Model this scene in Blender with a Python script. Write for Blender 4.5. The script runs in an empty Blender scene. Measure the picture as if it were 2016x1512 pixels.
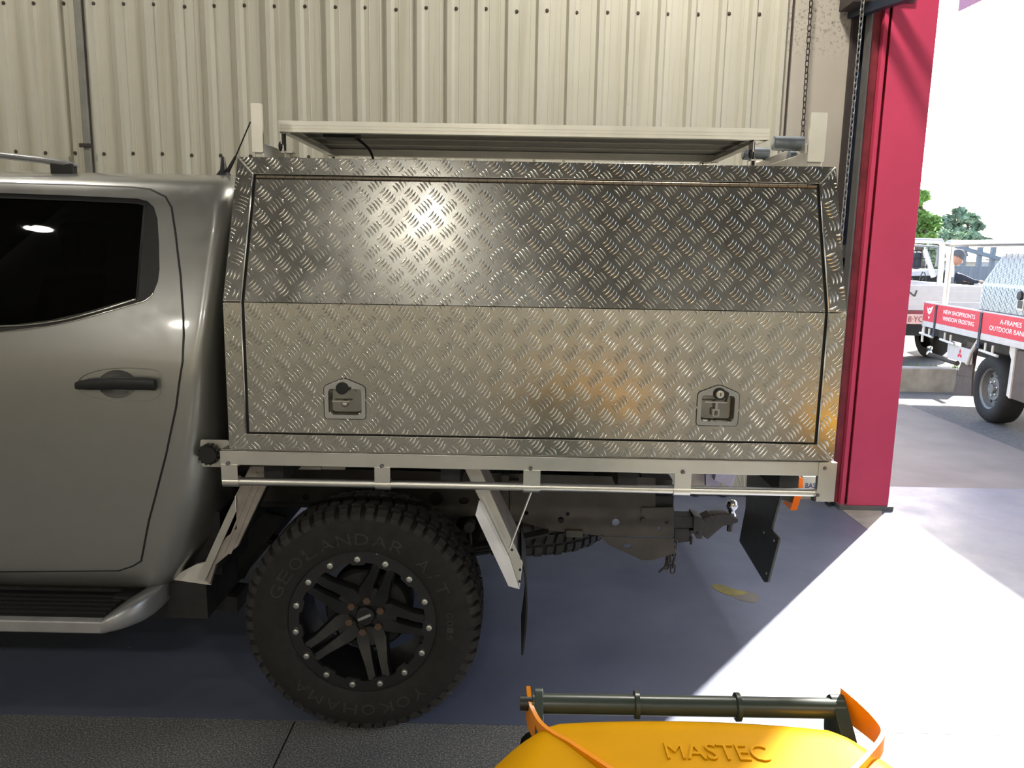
import bpy, bmesh, math, random
from math import sin, cos, pi, radians, sqrt, atan2
from mathutils import Vector, Matrix
from mathutils.geometry import tessellate_polygon

random.seed(7)
scene = bpy.context.scene
col = scene.collection

# ------------------------------------------------------------------ camera
FPX, PITCH, ROLL, YAW, CAMH = 1550.0, radians(9.75), radians(1.01), radians(-0.33), 1.6
_f = Vector((sin(YAW) * cos(PITCH), cos(YAW) * cos(PITCH), -sin(PITCH)))
_r = Vector((cos(YAW), -sin(YAW), 0.0))
_u = _r.cross(_f)
CR = _r * cos(ROLL) + _u * sin(ROLL)
CU = _u * cos(ROLL) - _r * sin(ROLL)
cam_data = bpy.data.cameras.new('camera')
cam_data.sensor_fit = 'HORIZONTAL'
cam_data.sensor_width = 36.0
cam_data.lens = 36.0 * FPX / 2016.0
cam_data.clip_end = 500
cam = bpy.data.objects.new('camera', cam_data)
cam.matrix_world = Matrix(((CR.x, CU.x, -_f.x, 0), (CR.y, CU.y, -_f.y, 0), (CR.z, CU.z, -_f.z, CAMH), (0, 0, 0, 1)))
col.objects.link(cam)
scene.camera = cam

# ------------------------------------------------------------------ sky, sun, exposure
SUN_AZ = Vector((0.617, 0.787, 0.0)).normalized()      # towards the sun
SUN_EL = radians(34.2)
world = bpy.data.worlds.new('sky')
scene.world = world
world.use_nodes = True
wn = world.node_tree.nodes
wl = world.node_tree.links
sky = wn.new('ShaderNodeTexSky')
sky.sky_type = 'NISHITA'
sky.sun_disc = False
sky.sun_elevation = SUN_EL
sky.sun_rotation = atan2(SUN_AZ.x, SUN_AZ.y)
sky.altitude = 20
sky.air_density = 1.0
sky.dust_density = 2.0
sky.ozone_density = 1.0
wn['Background'].inputs['Strength'].default_value = 0.32
wl.new(sky.outputs['Color'], wn['Background'].inputs['Color'])

sun_data = bpy.data.lights.new('sun', 'SUN')
sun_data.energy = 10.0
sun_data.angle = radians(0.53)
sun_data.color = (1.0, 0.95, 0.87)
sun = bpy.data.objects.new('sun', sun_data)
_d = SUN_AZ * cos(SUN_EL) + Vector((0, 0, sin(SUN_EL)))
sun.rotation_euler = _d.to_track_quat('Z', 'Y').to_euler()
sun.location = (12, 16, 14)
col.objects.link(sun)

vs = scene.view_settings
vs.view_transform = 'Standard'
vs.look = 'None'
vs.gamma = 1.0
vs.use_curve_mapping = False
vs.exposure = 1.35

# ------------------------------------------------------------------ helpers
def ray(px, py):
    return _f + CR * ((px - 1008.0) / FPX) - CU * ((py - 756.0) / FPX)

def at(px, py, Y):
    """point of the place seen at a spot of the photograph, in the vertical plane Y"""
    d = ray(px, py)
    return d * (Y / d.y) + Vector((0, 0, CAMH))

def atX(px, py, X):
    d = ray(px, py)
    return d * (X / d.x) + Vector((0, 0, CAMH))

def atZ(px, py, Z):
    d = ray(px, py)
    return d * ((Z - CAMH) / d.z) + Vector((0, 0, CAMH))

def lerp(a, b, t):
    return a + (b - a) * t

def interp(tab, x):
    if x <= tab[0][0]:
        return tab[0][1]
    for (x0, y0), (x1, y1) in zip(tab, tab[1:]):
        if x <= x1:
            t = (x - x0) / (x1 - x0)
            return y0 + (y1 - y0) * t
    return tab[-1][1]

def smooth_tab(tab, n=8):
    """catmull-rom resample of a table"""
    out = []
    for i in range(len(tab) - 1):
        p1, p2 = tab[i], tab[i + 1]
        p0 = tab[max(i - 1, 0)]
        p3 = tab[min(i + 2, len(tab) - 1)]
        for k in range(n):
            t = k / n
            out.append(tuple(0.5 * (2 * p1[c] + (p2[c] - p0[c]) * t + (2 * p0[c] - 5 * p1[c] + 4 * p2[c] - p3[c]) * t * t
                                    + (3 * p1[c] - p0[c] - 3 * p2[c] + p3[c]) * t ** 3) for c in range(len(p1))))
    out.append(tuple(tab[-1]))
    return out

def smooth_path(pts, n=6):
    return [Vector(p) for p in smooth_tab([tuple(p) for p in pts], n)]

EX, EY, EZ = Vector((1, 0, 0)), Vector((0, 1, 0)), Vector((0, 0, 1))

class Frame:
    """a plane in the place: origin, two axes, outward normal"""
    def __init__(s, o, u, v, n=None):
        s.o, s.u, s.v = Vector(o), Vector(u).normalized(), Vector(v).normalized()
        s.n = Vector(n).normalized() if n is not None else s.u.cross(s.v)
    def p(s, a, b, c=0.0):
        return s.o + s.u * a + s.v * b + s.n * c

class MB:
    """collects shapes, then links them as one mesh object"""
    def __init__(s):
        s.v, s.f = [], []
    def add(s, verts, faces):
        k = len(s.v)
        s.v += [tuple(v) for v in verts]
        s.f += [tuple(i + k for i in f) for f in faces]
        return s
    def hexa(s, c):
        return s.add(c, [(0, 3, 2, 1), (4, 5, 6, 7), (0, 1, 5, 4), (1, 2, 6, 5), (2, 3, 7, 6), (3, 0, 4, 7)])
    def box(s, a, b):
        x0, y0, z0 = a
        x1, y1, z1 = b
        return s.hexa([(x0, y0, z0), (x1, y0, z0), (x1, y1, z0), (x0, y1, z0), (x0, y0, z1), (x1, y0, z1), (x1, y1, z1), (x0, y1, z1)])
    def beam(s, a, b, w, h, up=EZ):
        """box from a to b, w across, h along up"""
        a, b = Vector(a), Vector(b)
        d = (b - a).normalized()
        side = d.cross(Vector(up))
        if side.length < 1e-6:
            side = d.cross(EX)
        side.normalize()
        u2 = side.cross(d).normalized()
        c = []
        for p in (a, b):
            c += [p - side * w / 2 - u2 * h / 2, p + side * w / 2 - u2 * h / 2, p + side * w / 2 + u2 * h / 2, p - side * w / 2 + u2 * h / 2]
        return s.hexa(c)
    def plate(s, outer, holes, t, fr, c0=0.0):
        """flat plate with holes in frame fr, from height c0 to c0+t"""
        rings = [[Vector((p[0], p[1], 0)) for p in outer]] + [[Vector((p[0], p[1], 0)) for p in h] for h in holes]
        flat = [p for r_ in rings for p in r_]
        tris = tessellate_polygon(rings)
        n = len(flat)
        vs_ = [fr.p(p.x, p.y, c0 + t) for p in flat] + [fr.p(p.x, p.y, c0) for p in flat]
        fs = []
        for tr in tris:
            a, b, c = (flat[i] for i in tr)
            ccw = (b.x - a.x) * (c.y - a.y) - (b.y - a.y) * (c.x - a.x) > 0
            tr = tuple(tr) if ccw else tuple(reversed(tr))
            fs.append(tr)
            fs.append(tuple(i + n for i in reversed(tr)))
        k = 0
        for r_ in rings:
            m = len(r_)
            for i in range(m):
                a, b = k + i, k + (i + 1) % m
                fs.append((a, a + n, b + n, b))
            k += m
        return s.add(vs_, fs)
    def tube(s, pts, r, n=10, caps=True, closed=False):
        pts = [Vector(p) for p in pts]
        rs = r if isinstance(r, (list, tuple)) else [r] * len(pts)
        m = len(pts)
        vs_, fs = [], []
        ref = None
        for i, p in enumerate(pts):
            if closed:
                d = pts[(i + 1) % m] - pts[i - 1]
            else:
                d = pts[min(i + 1, m - 1)] - pts[max(i - 1, 0)]
            d.normalize()
            if ref is None:
                ref = d.orthogonal().normalized()
            ref = (ref - d * ref.dot(d))
            if ref.length < 1e-6:
                ref = d.orthogonal()
            ref.normalize()
            b = d.cross(ref)
            for k in range(n):
                a = 2 * pi * k / n
                vs_.append(p + (ref * cos(a) + b * sin(a)) * rs[i])
        lim = m if closed else m - 1
        for i in range(lim):
            j = (i + 1) % m
            for k in range(n):
                k2 = (k + 1) % n
                fs.append((i * n + k, i * n + k2, j * n + k2, j * n + k))
        if caps and not closed:
            fs.append(tuple(reversed(range(n))))
            fs.append(tuple((m - 1) * n + k for k in range(n)))
        return s.add(vs_, fs)
    def lathe(s, prof, c, axis, n=48, ref=None, closed=False):
        """prof: list of (radius, along)"""
        c, ax = Vector(c), Vector(axis).normalized()
        r0 = Vector(ref).normalized() if ref is not None else ax.orthogonal().normalized()
        r1 = ax.cross(r0)
        vs_, fs = [], []
        m = len(prof)
        for k in range(n):
            a = 2 * pi * k / n
            d = r0 * cos(a) + r1 * sin(a)
            for (rad, h) in prof:
                vs_.append(c + d * rad + ax * h)
        lim = m if closed else m - 1
        for k in range(n):
            k2 = (k + 1) % n
            for i in range(lim):
                j = (i + 1) % m
                fs.append((k * m + i, k2 * m + i, k2 * m + j, k * m + j))
        return s.add(vs_, fs)
    def cyl(s, a, b, r, n=16):
        return s.tube([a, b], r, n)
    def sphere(s, c, r, n=12, m=8, sc=(1, 1, 1)):
        c = Vector(c)
        vs_, fs = [], []
        for i in range(m + 1):
            t = pi * i / m
            for k in range(n):
                a = 2 * pi * k / n
                vs_.append(c + Vector((r * sc[0] * sin(t) * cos(a), r * sc[1] * sin(t) * sin(a), r * sc[2] * cos(t))))
        for i in range(m):
            for k in range(n):
                k2 = (k + 1) % n
                fs.append((i * n + k, (i + 1) * n + k, (i + 1) * n + k2, i * n + k2))
        return s.add(vs_, fs)
    def grid(s, rows, flip=False):
        m, n = len(rows), len(rows[0])
        vs_ = [p for r_ in rows for p in r_]
        fs = []
        for i in range(m - 1):
            for j in range(n - 1):
                q = (i * n + j, i * n + j + 1, (i + 1) * n + j + 1, (i + 1) * n + j)
                fs.append(tuple(reversed(q)) if flip else q)
        return s.add(vs_, fs)
    def mesh(s, name, mat=None, smooth=False, fix=True):
        me = bpy.data.meshes.new(name)
        me.from_pydata(s.v, [], s.f)
        bm = bmesh.new()
        bm.from_mesh(me)
        bmesh.ops.remove_doubles(bm, verts=bm.verts, dist=1e-5)
        if fix:
            bmesh.ops.recalc_face_normals(bm, faces=bm.faces)
        if smooth:
            for f in bm.faces:
                f.smooth = True
            if smooth is not True:
                for e in bm.edges:
                    if len(e.link_faces) == 2 and e.calc_face_angle(0) > radians(smooth):
                        e.smooth = False
        bm.to_mesh(me)
        bm.free()
        if mat:
            me.materials.append(mat)
        return me
    def build(s, name, mat, parent=None, smooth=False, bevel=0.0, seg=2, fix=True):
        o = put(name, s.mesh(name, mat, smooth, fix), parent)
        if bevel:
            b = o.modifiers.new('bevel', 'BEVEL')
            b.width = bevel
            b.segments = seg
            b.limit_method = 'ANGLE'
            b.angle_limit = radians(40)
            b.harden_normals = True
            for p in o.data.polygons:
                p.use_smooth = True
        return o

def put(name, me, parent=None, mw=None):
    o = bpy.data.objects.new(name, me)
    col.objects.link(o)
    if parent is not None:
        o.parent = parent
        o.matrix_parent_inverse = world_of(parent).inverted()
    if mw is not None:
        o.matrix_basis = mw
    return o

def world_of(o):
    m = o.matrix_basis.copy()
    if o.parent is not None:
        m = world_of(o.parent) @ o.matrix_parent_inverse @ m
    return m

def tag(o, label, cat, group=None):
    o['label'] = label
    o['category'] = cat
    if group:
        o['group'] = group
    return o

def thing(name, label, cat, loc=(0, 0, 0), group=None):
    o = bpy.data.objects.new(name, None)
    col.objects.link(o)
    o.matrix_basis = Matrix.Translation(Vector(loc))
    o.empty_display_size = 0.1
    return tag(o, label, cat, group)

def structure(o):
    o['kind'] = 'structure'
    return o

def stuff(o):
    o['kind'] = 'stuff'
    return o

def copy_tree(o, mw, parent=None):
    """copy a thing with parts and sub-parts; mw is applied in the place's own axes"""
    c = o.copy()
    col.objects.link(c)
    if parent is None:
        c.matrix_basis = mw @ o.matrix_basis
    else:
        c.parent = parent
    for ch in list(o.children):
        copy_tree(ch, mw, c)
    return c

def rounded(pts, r, n=4):
    """round the corners of a polygon"""
    out = []
    m = len(pts)
    for i in range(m):
        p, a, b = Vector(pts[i]), Vector(pts[i - 1]), Vector(pts[(i + 1) % m])
        da, db = (a - p), (b - p)
        rr = min(r, da.length * 0.45, db.length * 0.45)
        p0, p1 = p + da.normalized() * rr, p + db.normalized() * rr
        for k in range(n + 1):
            t = k / n
            out.append(tuple(p0 * (1 - t) ** 2 + p * 2 * t * (1 - t) + p1 * t * t))
    return out

def circle(cx, cy, r, n=16, ry=None):
    return [(cx + r * cos(2 * pi * k / n), cy + (ry or r) * sin(2 * pi * k / n)) for k in range(n)]

def rect(x0, y0, x1, y1):
    return [(x0, y0), (x1, y0), (x1, y1), (x0, y1)]

_text_cache = {}
def text_mesh(s_, depth=0.004, bold=0.0, bevel=0.0):
    """flat letters, unit size, origin left baseline"""
    cu = bpy.data.curves.new('lettering', 'FONT')
    cu.body = s_
    cu.size = 1.0
    cu.extrude = depth
    cu.offset = bold
    cu.bevel_depth = bevel
    cu.resolution_u = 3
    ob = bpy.data.objects.new('lettering', cu)
    col.objects.link(ob)
    dg = bpy.context.evaluated_depsgraph_get()
    me = bpy.data.meshes.new_from_object(ob.evaluated_get(dg))
    bpy.data.objects.remove(ob)
    return me

def lettering(name, s_, fr, w, h, mat, parent, depth=0.0015, bold=0.0, cx=0.0, cy=0.0, shear=0.0):
    """words laid on frame fr, scaled to width w and cap height h, centred on (cx, cy)"""
    me = text_mesh(s_, depth=0.0, bold=bold)
    xs = [v.co.x for v in me.vertices]
    ys = [v.co.y for v in me.vertices]
    x0, x1, y0, y1 = min(xs), max(xs), min(ys), max(ys)
    mb = MB()
    vsx = []
    for v in me.vertices:
        a = (v.co.x - x0) / (x1 - x0) * w - w / 2
        b = (v.co.y - y0) / (y1 - y0) * h - h / 2
        vsx.append((a + shear * b, b))
    n = len(vsx)
    front = [fr.p(cx + a, cy + b, depth) for a, b in vsx]
    back = [fr.p(cx + a, cy + b, 0) for a, b in vsx]
    fs = [tuple(p.vertices) for p in me.polygons]
    ec = {}
    for f in fs:
        for i in range(len(f)):
            e = (f[i], f[(i + 1) % len(f)])
            ec[tuple(sorted(e))] = ec.get(tuple(sorted(e)), []) + [e]
    fs2 = list(fs)
    for k, l in ec.items():
        if len(l) == 1:
            a, b = l[0]
            fs2.append((b, a, a + n, b + n))
    mb.add(front + back, fs2)
    bpy.data.meshes.remove(me)
    return mb.build(name, mat, parent, fix=False)

# ------------------------------------------------------------------ materials
class NT:
    def __init__(s, name):
        s.m = bpy.data.materials.new(name)
        s.m.use_nodes = True
        s.t = s.m.node_tree
        s.b = s.t.nodes['Principled BSDF']
    def n(s, typ, **kw):
        nd = s.t.nodes.new(typ)
        for k, v in kw.items():
            if k.startswith('i_'):
                nd.inputs[k[2:].replace('_', ' ')].default_value = v
            else:
                setattr(nd, k, v)
        return nd
    def l(s, a, b):
        s.t.links.new(a, b)
    def coord(s, obj=True):
        return s.n('ShaderNodeTexCoord').outputs['Object' if obj else 'Generated']
    def noise(s, scale, detail=4, rough=0.55, vec=None, dist=0.0):
        nd = s.n('ShaderNodeTexNoise')
        nd.inputs['Scale'].default_value = scale
        nd.inputs['Detail'].default_value = detail
        nd.inputs['Roughness'].default_value = rough
        nd.inputs['Distortion'].default_value = dist
        s.l(vec if vec is not None else s.coord(), nd.inputs['Vector'])
        return nd.outputs['Fac']
    def ramp(s, fac, stops):
        nd = s.n('ShaderNodeValToRGB')
        el = nd.color_ramp.elements
        while len(el) < len(stops):
            el.new(0.5)
        for e, (p, c) in zip(el, stops):
            e.position = p
            e.color = tuple(c) + (1,) if len(c) == 3 else c
        s.l(fac, nd.inputs['Fac'])
        return nd.outputs['Color']
    def mix(s, fac, a, b, mode='MIX'):
        nd = s.n('ShaderNodeMix', data_type='RGBA', blend_type=mode)
        for sock, val in ((nd.inputs[0], fac), (nd.inputs[6], a), (nd.inputs[7], b)):
            if hasattr(val, 'links'):
                s.l(val, sock)
            elif isinstance(val, (int, float)):
                sock.default_value = val
            else:
                sock.default_value = tuple(val) + (1,)
        return nd.outputs[2]
    def math(s, op, a, b=0.0, clamp=False):
        nd = s.n('ShaderNodeMath', operation=op, use_clamp=clamp)
        for sock, val in zip(nd.inputs, (a, b)):
            if hasattr(val, 'links'):
                s.l(val, sock)
            else:
                sock.default_value = val
        return nd.outputs[0]
    def sep(s, vec):
        nd = s.n('ShaderNodeSeparateXYZ')
        s.l(vec, nd.inputs[0])
        return nd.outputs
    def mapv(s, vec, sc):
        nd = s.n('ShaderNodeMapping')
        nd.inputs['Scale'].default_value = sc
        s.l(vec, nd.inputs['Vector'])
        return nd.outputs[0]
    def bump(s, h, strength=0.2, dist=0.01):
        nd = s.n('ShaderNodeBump')
        nd.inputs['Strength'].default_value = strength
        nd.inputs['Distance'].default_value = dist
        s.l(h, nd.inputs['Height'])
        s.l(nd.outputs[0], s.b.inputs['Normal'])
    def set(s, **kw):
        for k, v in kw.items():
            sock = s.b.inputs[k.replace('_', ' ')]
            if hasattr(v, 'links'):
                s.l(v, sock)
            elif isinstance(v, (tuple, list)) and len(v) == 3:
                sock.default_value = tuple(v) + (1,)
            else:
                sock.default_value = v
        return s

def simple(name, c, rough=0.5, metal=0.0, var=0.12, scale=12.0, coat=0.0, bump=0.0, bscale=80.0, rvar=0.1, spec=0.5):
    """colour with slight procedural variation in tone and gloss"""
    t = NT(name)
    nz = t.noise(scale, 5)
    lo = tuple(max(0, x * (1 - var)) for x in c)
    hi = tuple(min(1, x * (1 + var)) for x in c)
    t.set(Base_Color=t.ramp(nz, [(0.3, lo), (0.7, hi)]), Metallic=metal)
    rr = t.ramp(t.noise(scale * 2.3, 4), [(0.3, (max(0.02, rough - rvar * rough),) * 3), (0.7, (min(1, rough + rvar * rough),) * 3)])
    t.set(Roughness=rr)
    if spec != 0.5:
        t.set(Specular_IOR_Level=spec)
    if coat:
        t.set(Coat_Weight=coat, Coat_Roughness=0.06)
    if bump:
        t.bump(t.noise(bscale, 4), bump, 0.002)
    return t.m

M = {}
M['steel_black'] = simple('black_plastic', (0.012, 0.012, 0.013), 0.45)
M['rubber'] = simple('black_rubber', (0.013, 0.0125, 0.012), 0.8, bump=0.25, bscale=160)
M['tread'] = simple('dusty_rubber', (0.026, 0.025, 0.024), 0.85, var=0.35, scale=9)
M['rim'] = simple('satin_black_rim', (0.012, 0.0125, 0.014), 0.36, coat=0.2)
M['bolt'] = simple('zinc_bolt', (0.62, 0.63, 0.6), 0.34, 1.0)
M['rusty_nut'] = simple('brown_wheel_nut', (0.13, 0.085, 0.06), 0.55, 0.6)
M['chrome'] = simple('polished_steel', (0.72, 0.71, 0.68), 0.1, 1.0)
M['alu'] = simple('mill_aluminium', (0.74, 0.73, 0.69), 0.33, 1.0, var=0.05)
M['alu_dull'] = simple('dull_aluminium', (0.62, 0.6, 0.56), 0.46, 1.0, var=0.1)
M['alu_dark'] = simple('weathered_aluminium', (0.42, 0.38, 0.35), 0.5, 0.9, var=0.2)
M['solar_back'] = simple('solar_backsheet', (0.2, 0.2, 0.19), 0.5)
M['chassis'] = simple('dusty_chassis_paint', (0.055, 0.047, 0.04), 0.62, var=0.35, scale=7, bump=0.2, bscale=30)
M['under'] = simple('dark_underbody', (0.018, 0.018, 0.019), 0.7, var=0.3)
M['glass'] = simple('dark_tinted_glass', (0.004, 0.0045, 0.005), 0.035, var=0.05)
M['silver'] = simple('silver_paint', (0.34, 0.34, 0.325), 0.34, 0.75, var=0.02, coat=0.6)
M['silver_plastic'] = simple('silver_plastic', (0.36, 0.36, 0.37), 0.36, 0.6, coat=0.2)
M['orange'] = simple('orange_lens', (0.9, 0.17, 0.01), 0.18, var=0.05)
M['white'] = simple('white_paint', (0.78, 0.78, 0.76), 0.35, var=0.03, coat=0.3)
M['white_far'] = simple('chalky_white_paint', (0.56, 0.53, 0.53), 0.5, var=0.04)
M['alu_far'] = simple('weathered_checker_plate', (0.36, 0.36, 0.36), 0.42, 0.9, var=0.08)
M['offwhite'] = simple('dusty_white', (0.62, 0.6, 0.56), 0.55)
M['sticker_blue'] = simple('blue_ink', (0.03, 0.06, 0.28), 0.4)
M['dark_plate'] = simple('dark_guard_plastic', (0.03, 0.035, 0.033), 0.35, var=0.15)
M['yellow'] = simple('yellow_plastic', (0.62, 0.305, 0.002), 0.45, var=0.04, spec=0.05)
M['amber'] = simple('amber_plastic', (0.8, 0.27, 0.006), 0.32, var=0.04)
M['bin_green'] = simple('dark_green_plastic', (0.035, 0.05, 0.042), 0.33, var=0.1)
M['red_steel'] = simple('red_enamel', (0.74, 0.07, 0.155), 0.38, var=0.06, scale=3, bump=0.05, bscale=12)
M['red_dark'] = simple('weathered_red', (0.24, 0.035, 0.05), 0.5, var=0.3)
M['navy'] = simple('navy_steel', (0.016, 0.024, 0.045), 0.5, var=0.2)
M['dark_brown'] = simple('brown_steel', (0.05, 0.038, 0.036), 0.6, var=0.2)
M['grey_metal'] = simple('grey_galvanised', (0.2, 0.2, 0.2), 0.5, 0.5)
M['chain'] = simple('chain_steel', (0.05, 0.04, 0.035), 0.5, 0.6)
M['chain_gal'] = simple('galvanised_chain', (0.34, 0.34, 0.33), 0.4, 0.9)
M['conduit'] = simple('grey_conduit', (0.24, 0.235, 0.21), 0.6, var=0.15)
M['screw'] = simple('rusty_screw', (0.085, 0.06, 0.045), 0.6, 0.4)
M['grey_tube'] = simple('grey_tube', (0.2, 0.23, 0.26), 0.42, 0.5)
M['red_board'] = simple('red_sign_vinyl', (0.62, 0.02, 0.05), 0.4, var=0.04)
M['letter_white'] = simple('white_vinyl', (0.85, 0.85, 0.85), 0.45, var=0.02)
M['flap_brown'] = simple('brown_mudflap', (0.10, 0.075, 0.065), 0.7)
M['kerb'] = simple('kerb_concrete', (0.33, 0.31, 0.28), 0.85, var=0.3, scale=5, bump=0.4, bscale=25)
M['asphalt'] = simple('asphalt', (0.11, 0.11, 0.11), 0.85, var=0.3, scale=40, bump=0.4, bscale=200)
M['drive'] = simple('driveway_concrete', (0.22, 0.2, 0.185), 0.85, var=0.1, scale=2.0, bump=0.2, bscale=120, spec=0.2)
M['skin'] = simple('skin', (0.5, 0.26, 0.18), 0.5)
M['cloth_dark'] = simple('dark_cloth', (0.03, 0.035, 0.05), 0.85)
M['beanie'] = simple('grey_knit', (0.12, 0.12, 0.12), 0.9, bump=0.5, bscale=60)
M['leaf_a'] = simple('leaf_green', (0.22, 0.38, 0.08), 0.55, var=0.5, scale=1.2)
M['leaf_b'] = simple('leaf_grey_green', (0.24, 0.32, 0.2), 0.6, var=0.5, scale=1.0)
M['bark'] = simple('bark', (0.12, 0.09, 0.07), 0.85)
M['roof_tin'] = simple('pale_roof', (0.62, 0.62, 0.64), 0.5)
M['wall_far'] = simple('far_wall', (0.62, 0.58, 0.5), 0.7)
M['fence'] = simple('grey_fence', (0.2, 0.22, 0.24), 0.7)
M['tarp'] = simple('blue_tarp', (0.02, 0.14, 0.62), 0.5)
M['purple'] = simple('plum_fascia', (0.34, 0.10, 0.17), 0.5)
M['plate_pink'] = simple('number_plate', (0.7, 0.45, 0.4), 0.4)
M['grass'] = simple('grass', (0.12, 0.2, 0.04), 0.9, var=0.4, scale=10)

def wall_material():
    t = NT('cream_cladding')
    c = t.coord()
    big = t.noise(0.8, 5, 0.6, c)
    streak = t.noise(1.0, 6, 0.6, t.mapv(c, (9, 9, 0.5)), 0.3)
    spots = t.noise(26, 6, 0.7, c)
    base = t.ramp(big, [(0.3, (0.52, 0.495, 0.41)), (0.7, (0.62, 0.595, 0.505))])
    dirt = t.ramp(streak, [(0.55, (1, 1, 1)), (0.78, (0.72, 0.7, 0.64))])
    base = t.mix(1.0, base, dirt, 'MULTIPLY')
    sp = t.ramp(spots, [(0.68, (0, 0, 0)), (0.75, (1, 1, 1))])
    base = t.mix(t.math('MULTIPLY', sp, 0.45), base, (0.2, 0.19, 0.15))
    t.set(Base_Color=base, Roughness=0.48)
    return t.m
M['wall'] = wall_material()

def mould_material():
    t = NT('mouldy_flashing')
    c = t.coord()
    z = t.sep(c)[2]
    n = t.noise(45, 6, 0.75, c)
    m = t.math('MULTIPLY', t.ramp(n, [(0.52, (0, 0, 0)), (0.62, (1, 1, 1))]), t.ramp(t.math('MULTIPLY', z, 0.2), [(0.55, (0, 0, 0)), (0.575, (1, 1, 1))]))
    base = t.ramp(t.noise(1.5, 4, 0.6, c), [(0.3, (0.45, 0.41, 0.35)), (0.7, (0.54, 0.49, 0.42))])
    t.set(Base_Color=t.mix(t.math('MULTIPLY', m, 0.7), base, (0.1, 0.1, 0.08)), Roughness=0.55)
    return t.m
M['flashing'] = mould_material()

def floor_paint():
    t = NT('painted_floor')
    c = t.coord()
    big = t.noise(1.3, 6, 0.65, c)
    base = t.ramp(big, [(0.3, (0.100, 0.116, 0.172)), (0.7, (0.145, 0.166, 0.236))])
    stain = t.ramp(t.noise(2.6, 5, 0.6, c, 1.0), [(0.62, (0, 0, 0)), (0.78, (1, 1, 1))])
    base = t.mix(t.math('MULTIPLY', stain, 0.5), base, (0.085, 0.08, 0.08))
    sc = t.ramp(t.noise(7.0, 7, 0.72, t.mapv(c, (1, 2.6, 1)), 1.5), [(0.70, (0, 0, 0)), (0.725, (1, 1, 1))])
    base = t.mix(t.math('MULTIPLY', sc, 0.55), base, (0.5, 0.51, 0.53))
    dk = t.ramp(t.noise(9.0, 6, 0.7, t.mapv(c, (1.6, 1, 1)), 1.0), [(0.70, (0, 0, 0)), (0.73, (1, 1, 1))])
    base = t.mix(t.math('MULTIPLY', dk, 0.6), base, (0.04, 0.04, 0.05))
    t.set(Base_Color=base, Roughness=t.ramp(t.noise(4, 5, 0.6, c), [(0.3, (0.34,) * 3), (0.7, (0.52,) * 3)]))
    t.bump(t.noise(60, 4), 0.06, 0.003)
    t.set(Specular_IOR_Level=0.28)
    return t.m
M['floor_paint'] = floor_paint()

def floor_bare():
    t = NT('speckled_concrete')
    c = t.coord()
    fine = t.noise(170, 3, 0.7, c)
    base = t.ramp(fine, [(0.34, (0.07, 0.07, 0.072)), (0.52, (0.19, 0.19, 0.19)), (0.66, (0.5, 0.5, 0.49))])
    big = t.ramp(t.noise(1.6, 5, 0.6, c), [(0.3, (0.72, 0.72, 0.74)), (0.7, (1.1, 1.1, 1.08))])
    base = t.mix(1.0, base, big, 'MULTIPLY')
    t.set(Base_Color=base, Roughness=0.6)
    t.bump(fine, 0.12, 0.003)
    return t.m
M['floor_bare'] = floor_bare()

def tread_alu():
    t = NT('tread_plate_aluminium')
    c = t.coord()
    n = t.noise(3.0, 5, 0.6, c)
    t.set(Base_Color=t.ramp(n, [(0.3, (0.44, 0.428, 0.392)), (0.7, (0.53, 0.515, 0.47))]), Metallic=1.0,
          Roughness=t.ramp(t.noise(5, 5, 0.65, c, 0.6), [(0.3, (0.20,) * 3), (0.72, (0.31,) * 3)]))
    t.bump(t.noise(2.2, 3, 0.5, c), 0.05, 0.05)
    return t.m
M['treadplate'] = tread_alu()
M['treadbar'] = simple('lit_tread_bar', (0.66, 0.645, 0.60), 0.2, 1.0, var=0.08)  # brighter than the plate, standing in for light on the bar edges
M['lamp'] = None

# ------------------------------------------------------------------ the shed
WALL_Y = 5.05
CEIL_Z = 5.3
# floor: dark bed with slabs on it, open joints between
floor = structure(MB().box((-8, -6, -0.2), (9, 5.34, -0.03)).build('floor', M['under']))
MB().box((-8, 2.45, -0.03), (9, 5.35, 0.0)).build('painted_slab', M['floor_paint'], floor)
MB().box((-8, -6, -0.03), (-0.736, 2.447, 0.0)).build('bare_slab', M['floor_bare'], floor)
MB().box((-0.730, -6, -0.03), (9, 2.447, 0.0)).build('bare_slab', M['floor_bare'], floor)
# paint spill on the floor under the tow ball
def spill(pts, z, mat, name):
    me = MB().plate(rounded(pts, 0.05, 4), [], 0.0012, Frame((0, 0, z), EX, EY, EZ)).build(name, mat, floor)
    return me
M['spill'] = simple('mustard_paint_spill', (0.17, 0.15, 0.05), 0.5, var=0.4, scale=14)
M['stain'] = simple('oil_stain', (0.13, 0.125, 0.12), 0.4, var=0.3, scale=9)
spill([tuple(atZ(x, y, 0))[:2] for x, y in ((1395, 1152), (1420, 1150), (1442, 1160), (1470, 1165), (1468, 1171), (1435, 1174), (1412, 1163))], 0.0, M['spill'], 'paint_spill')
spill([tuple(atZ(x, y, 0))[:2] for x, y in ((1440, 1165), (1480, 1164), (1497, 1175), (1490, 1188), (1460, 1184), (1438, 1174))], -0.0004, M['stain'], 'floor_stain')

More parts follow.
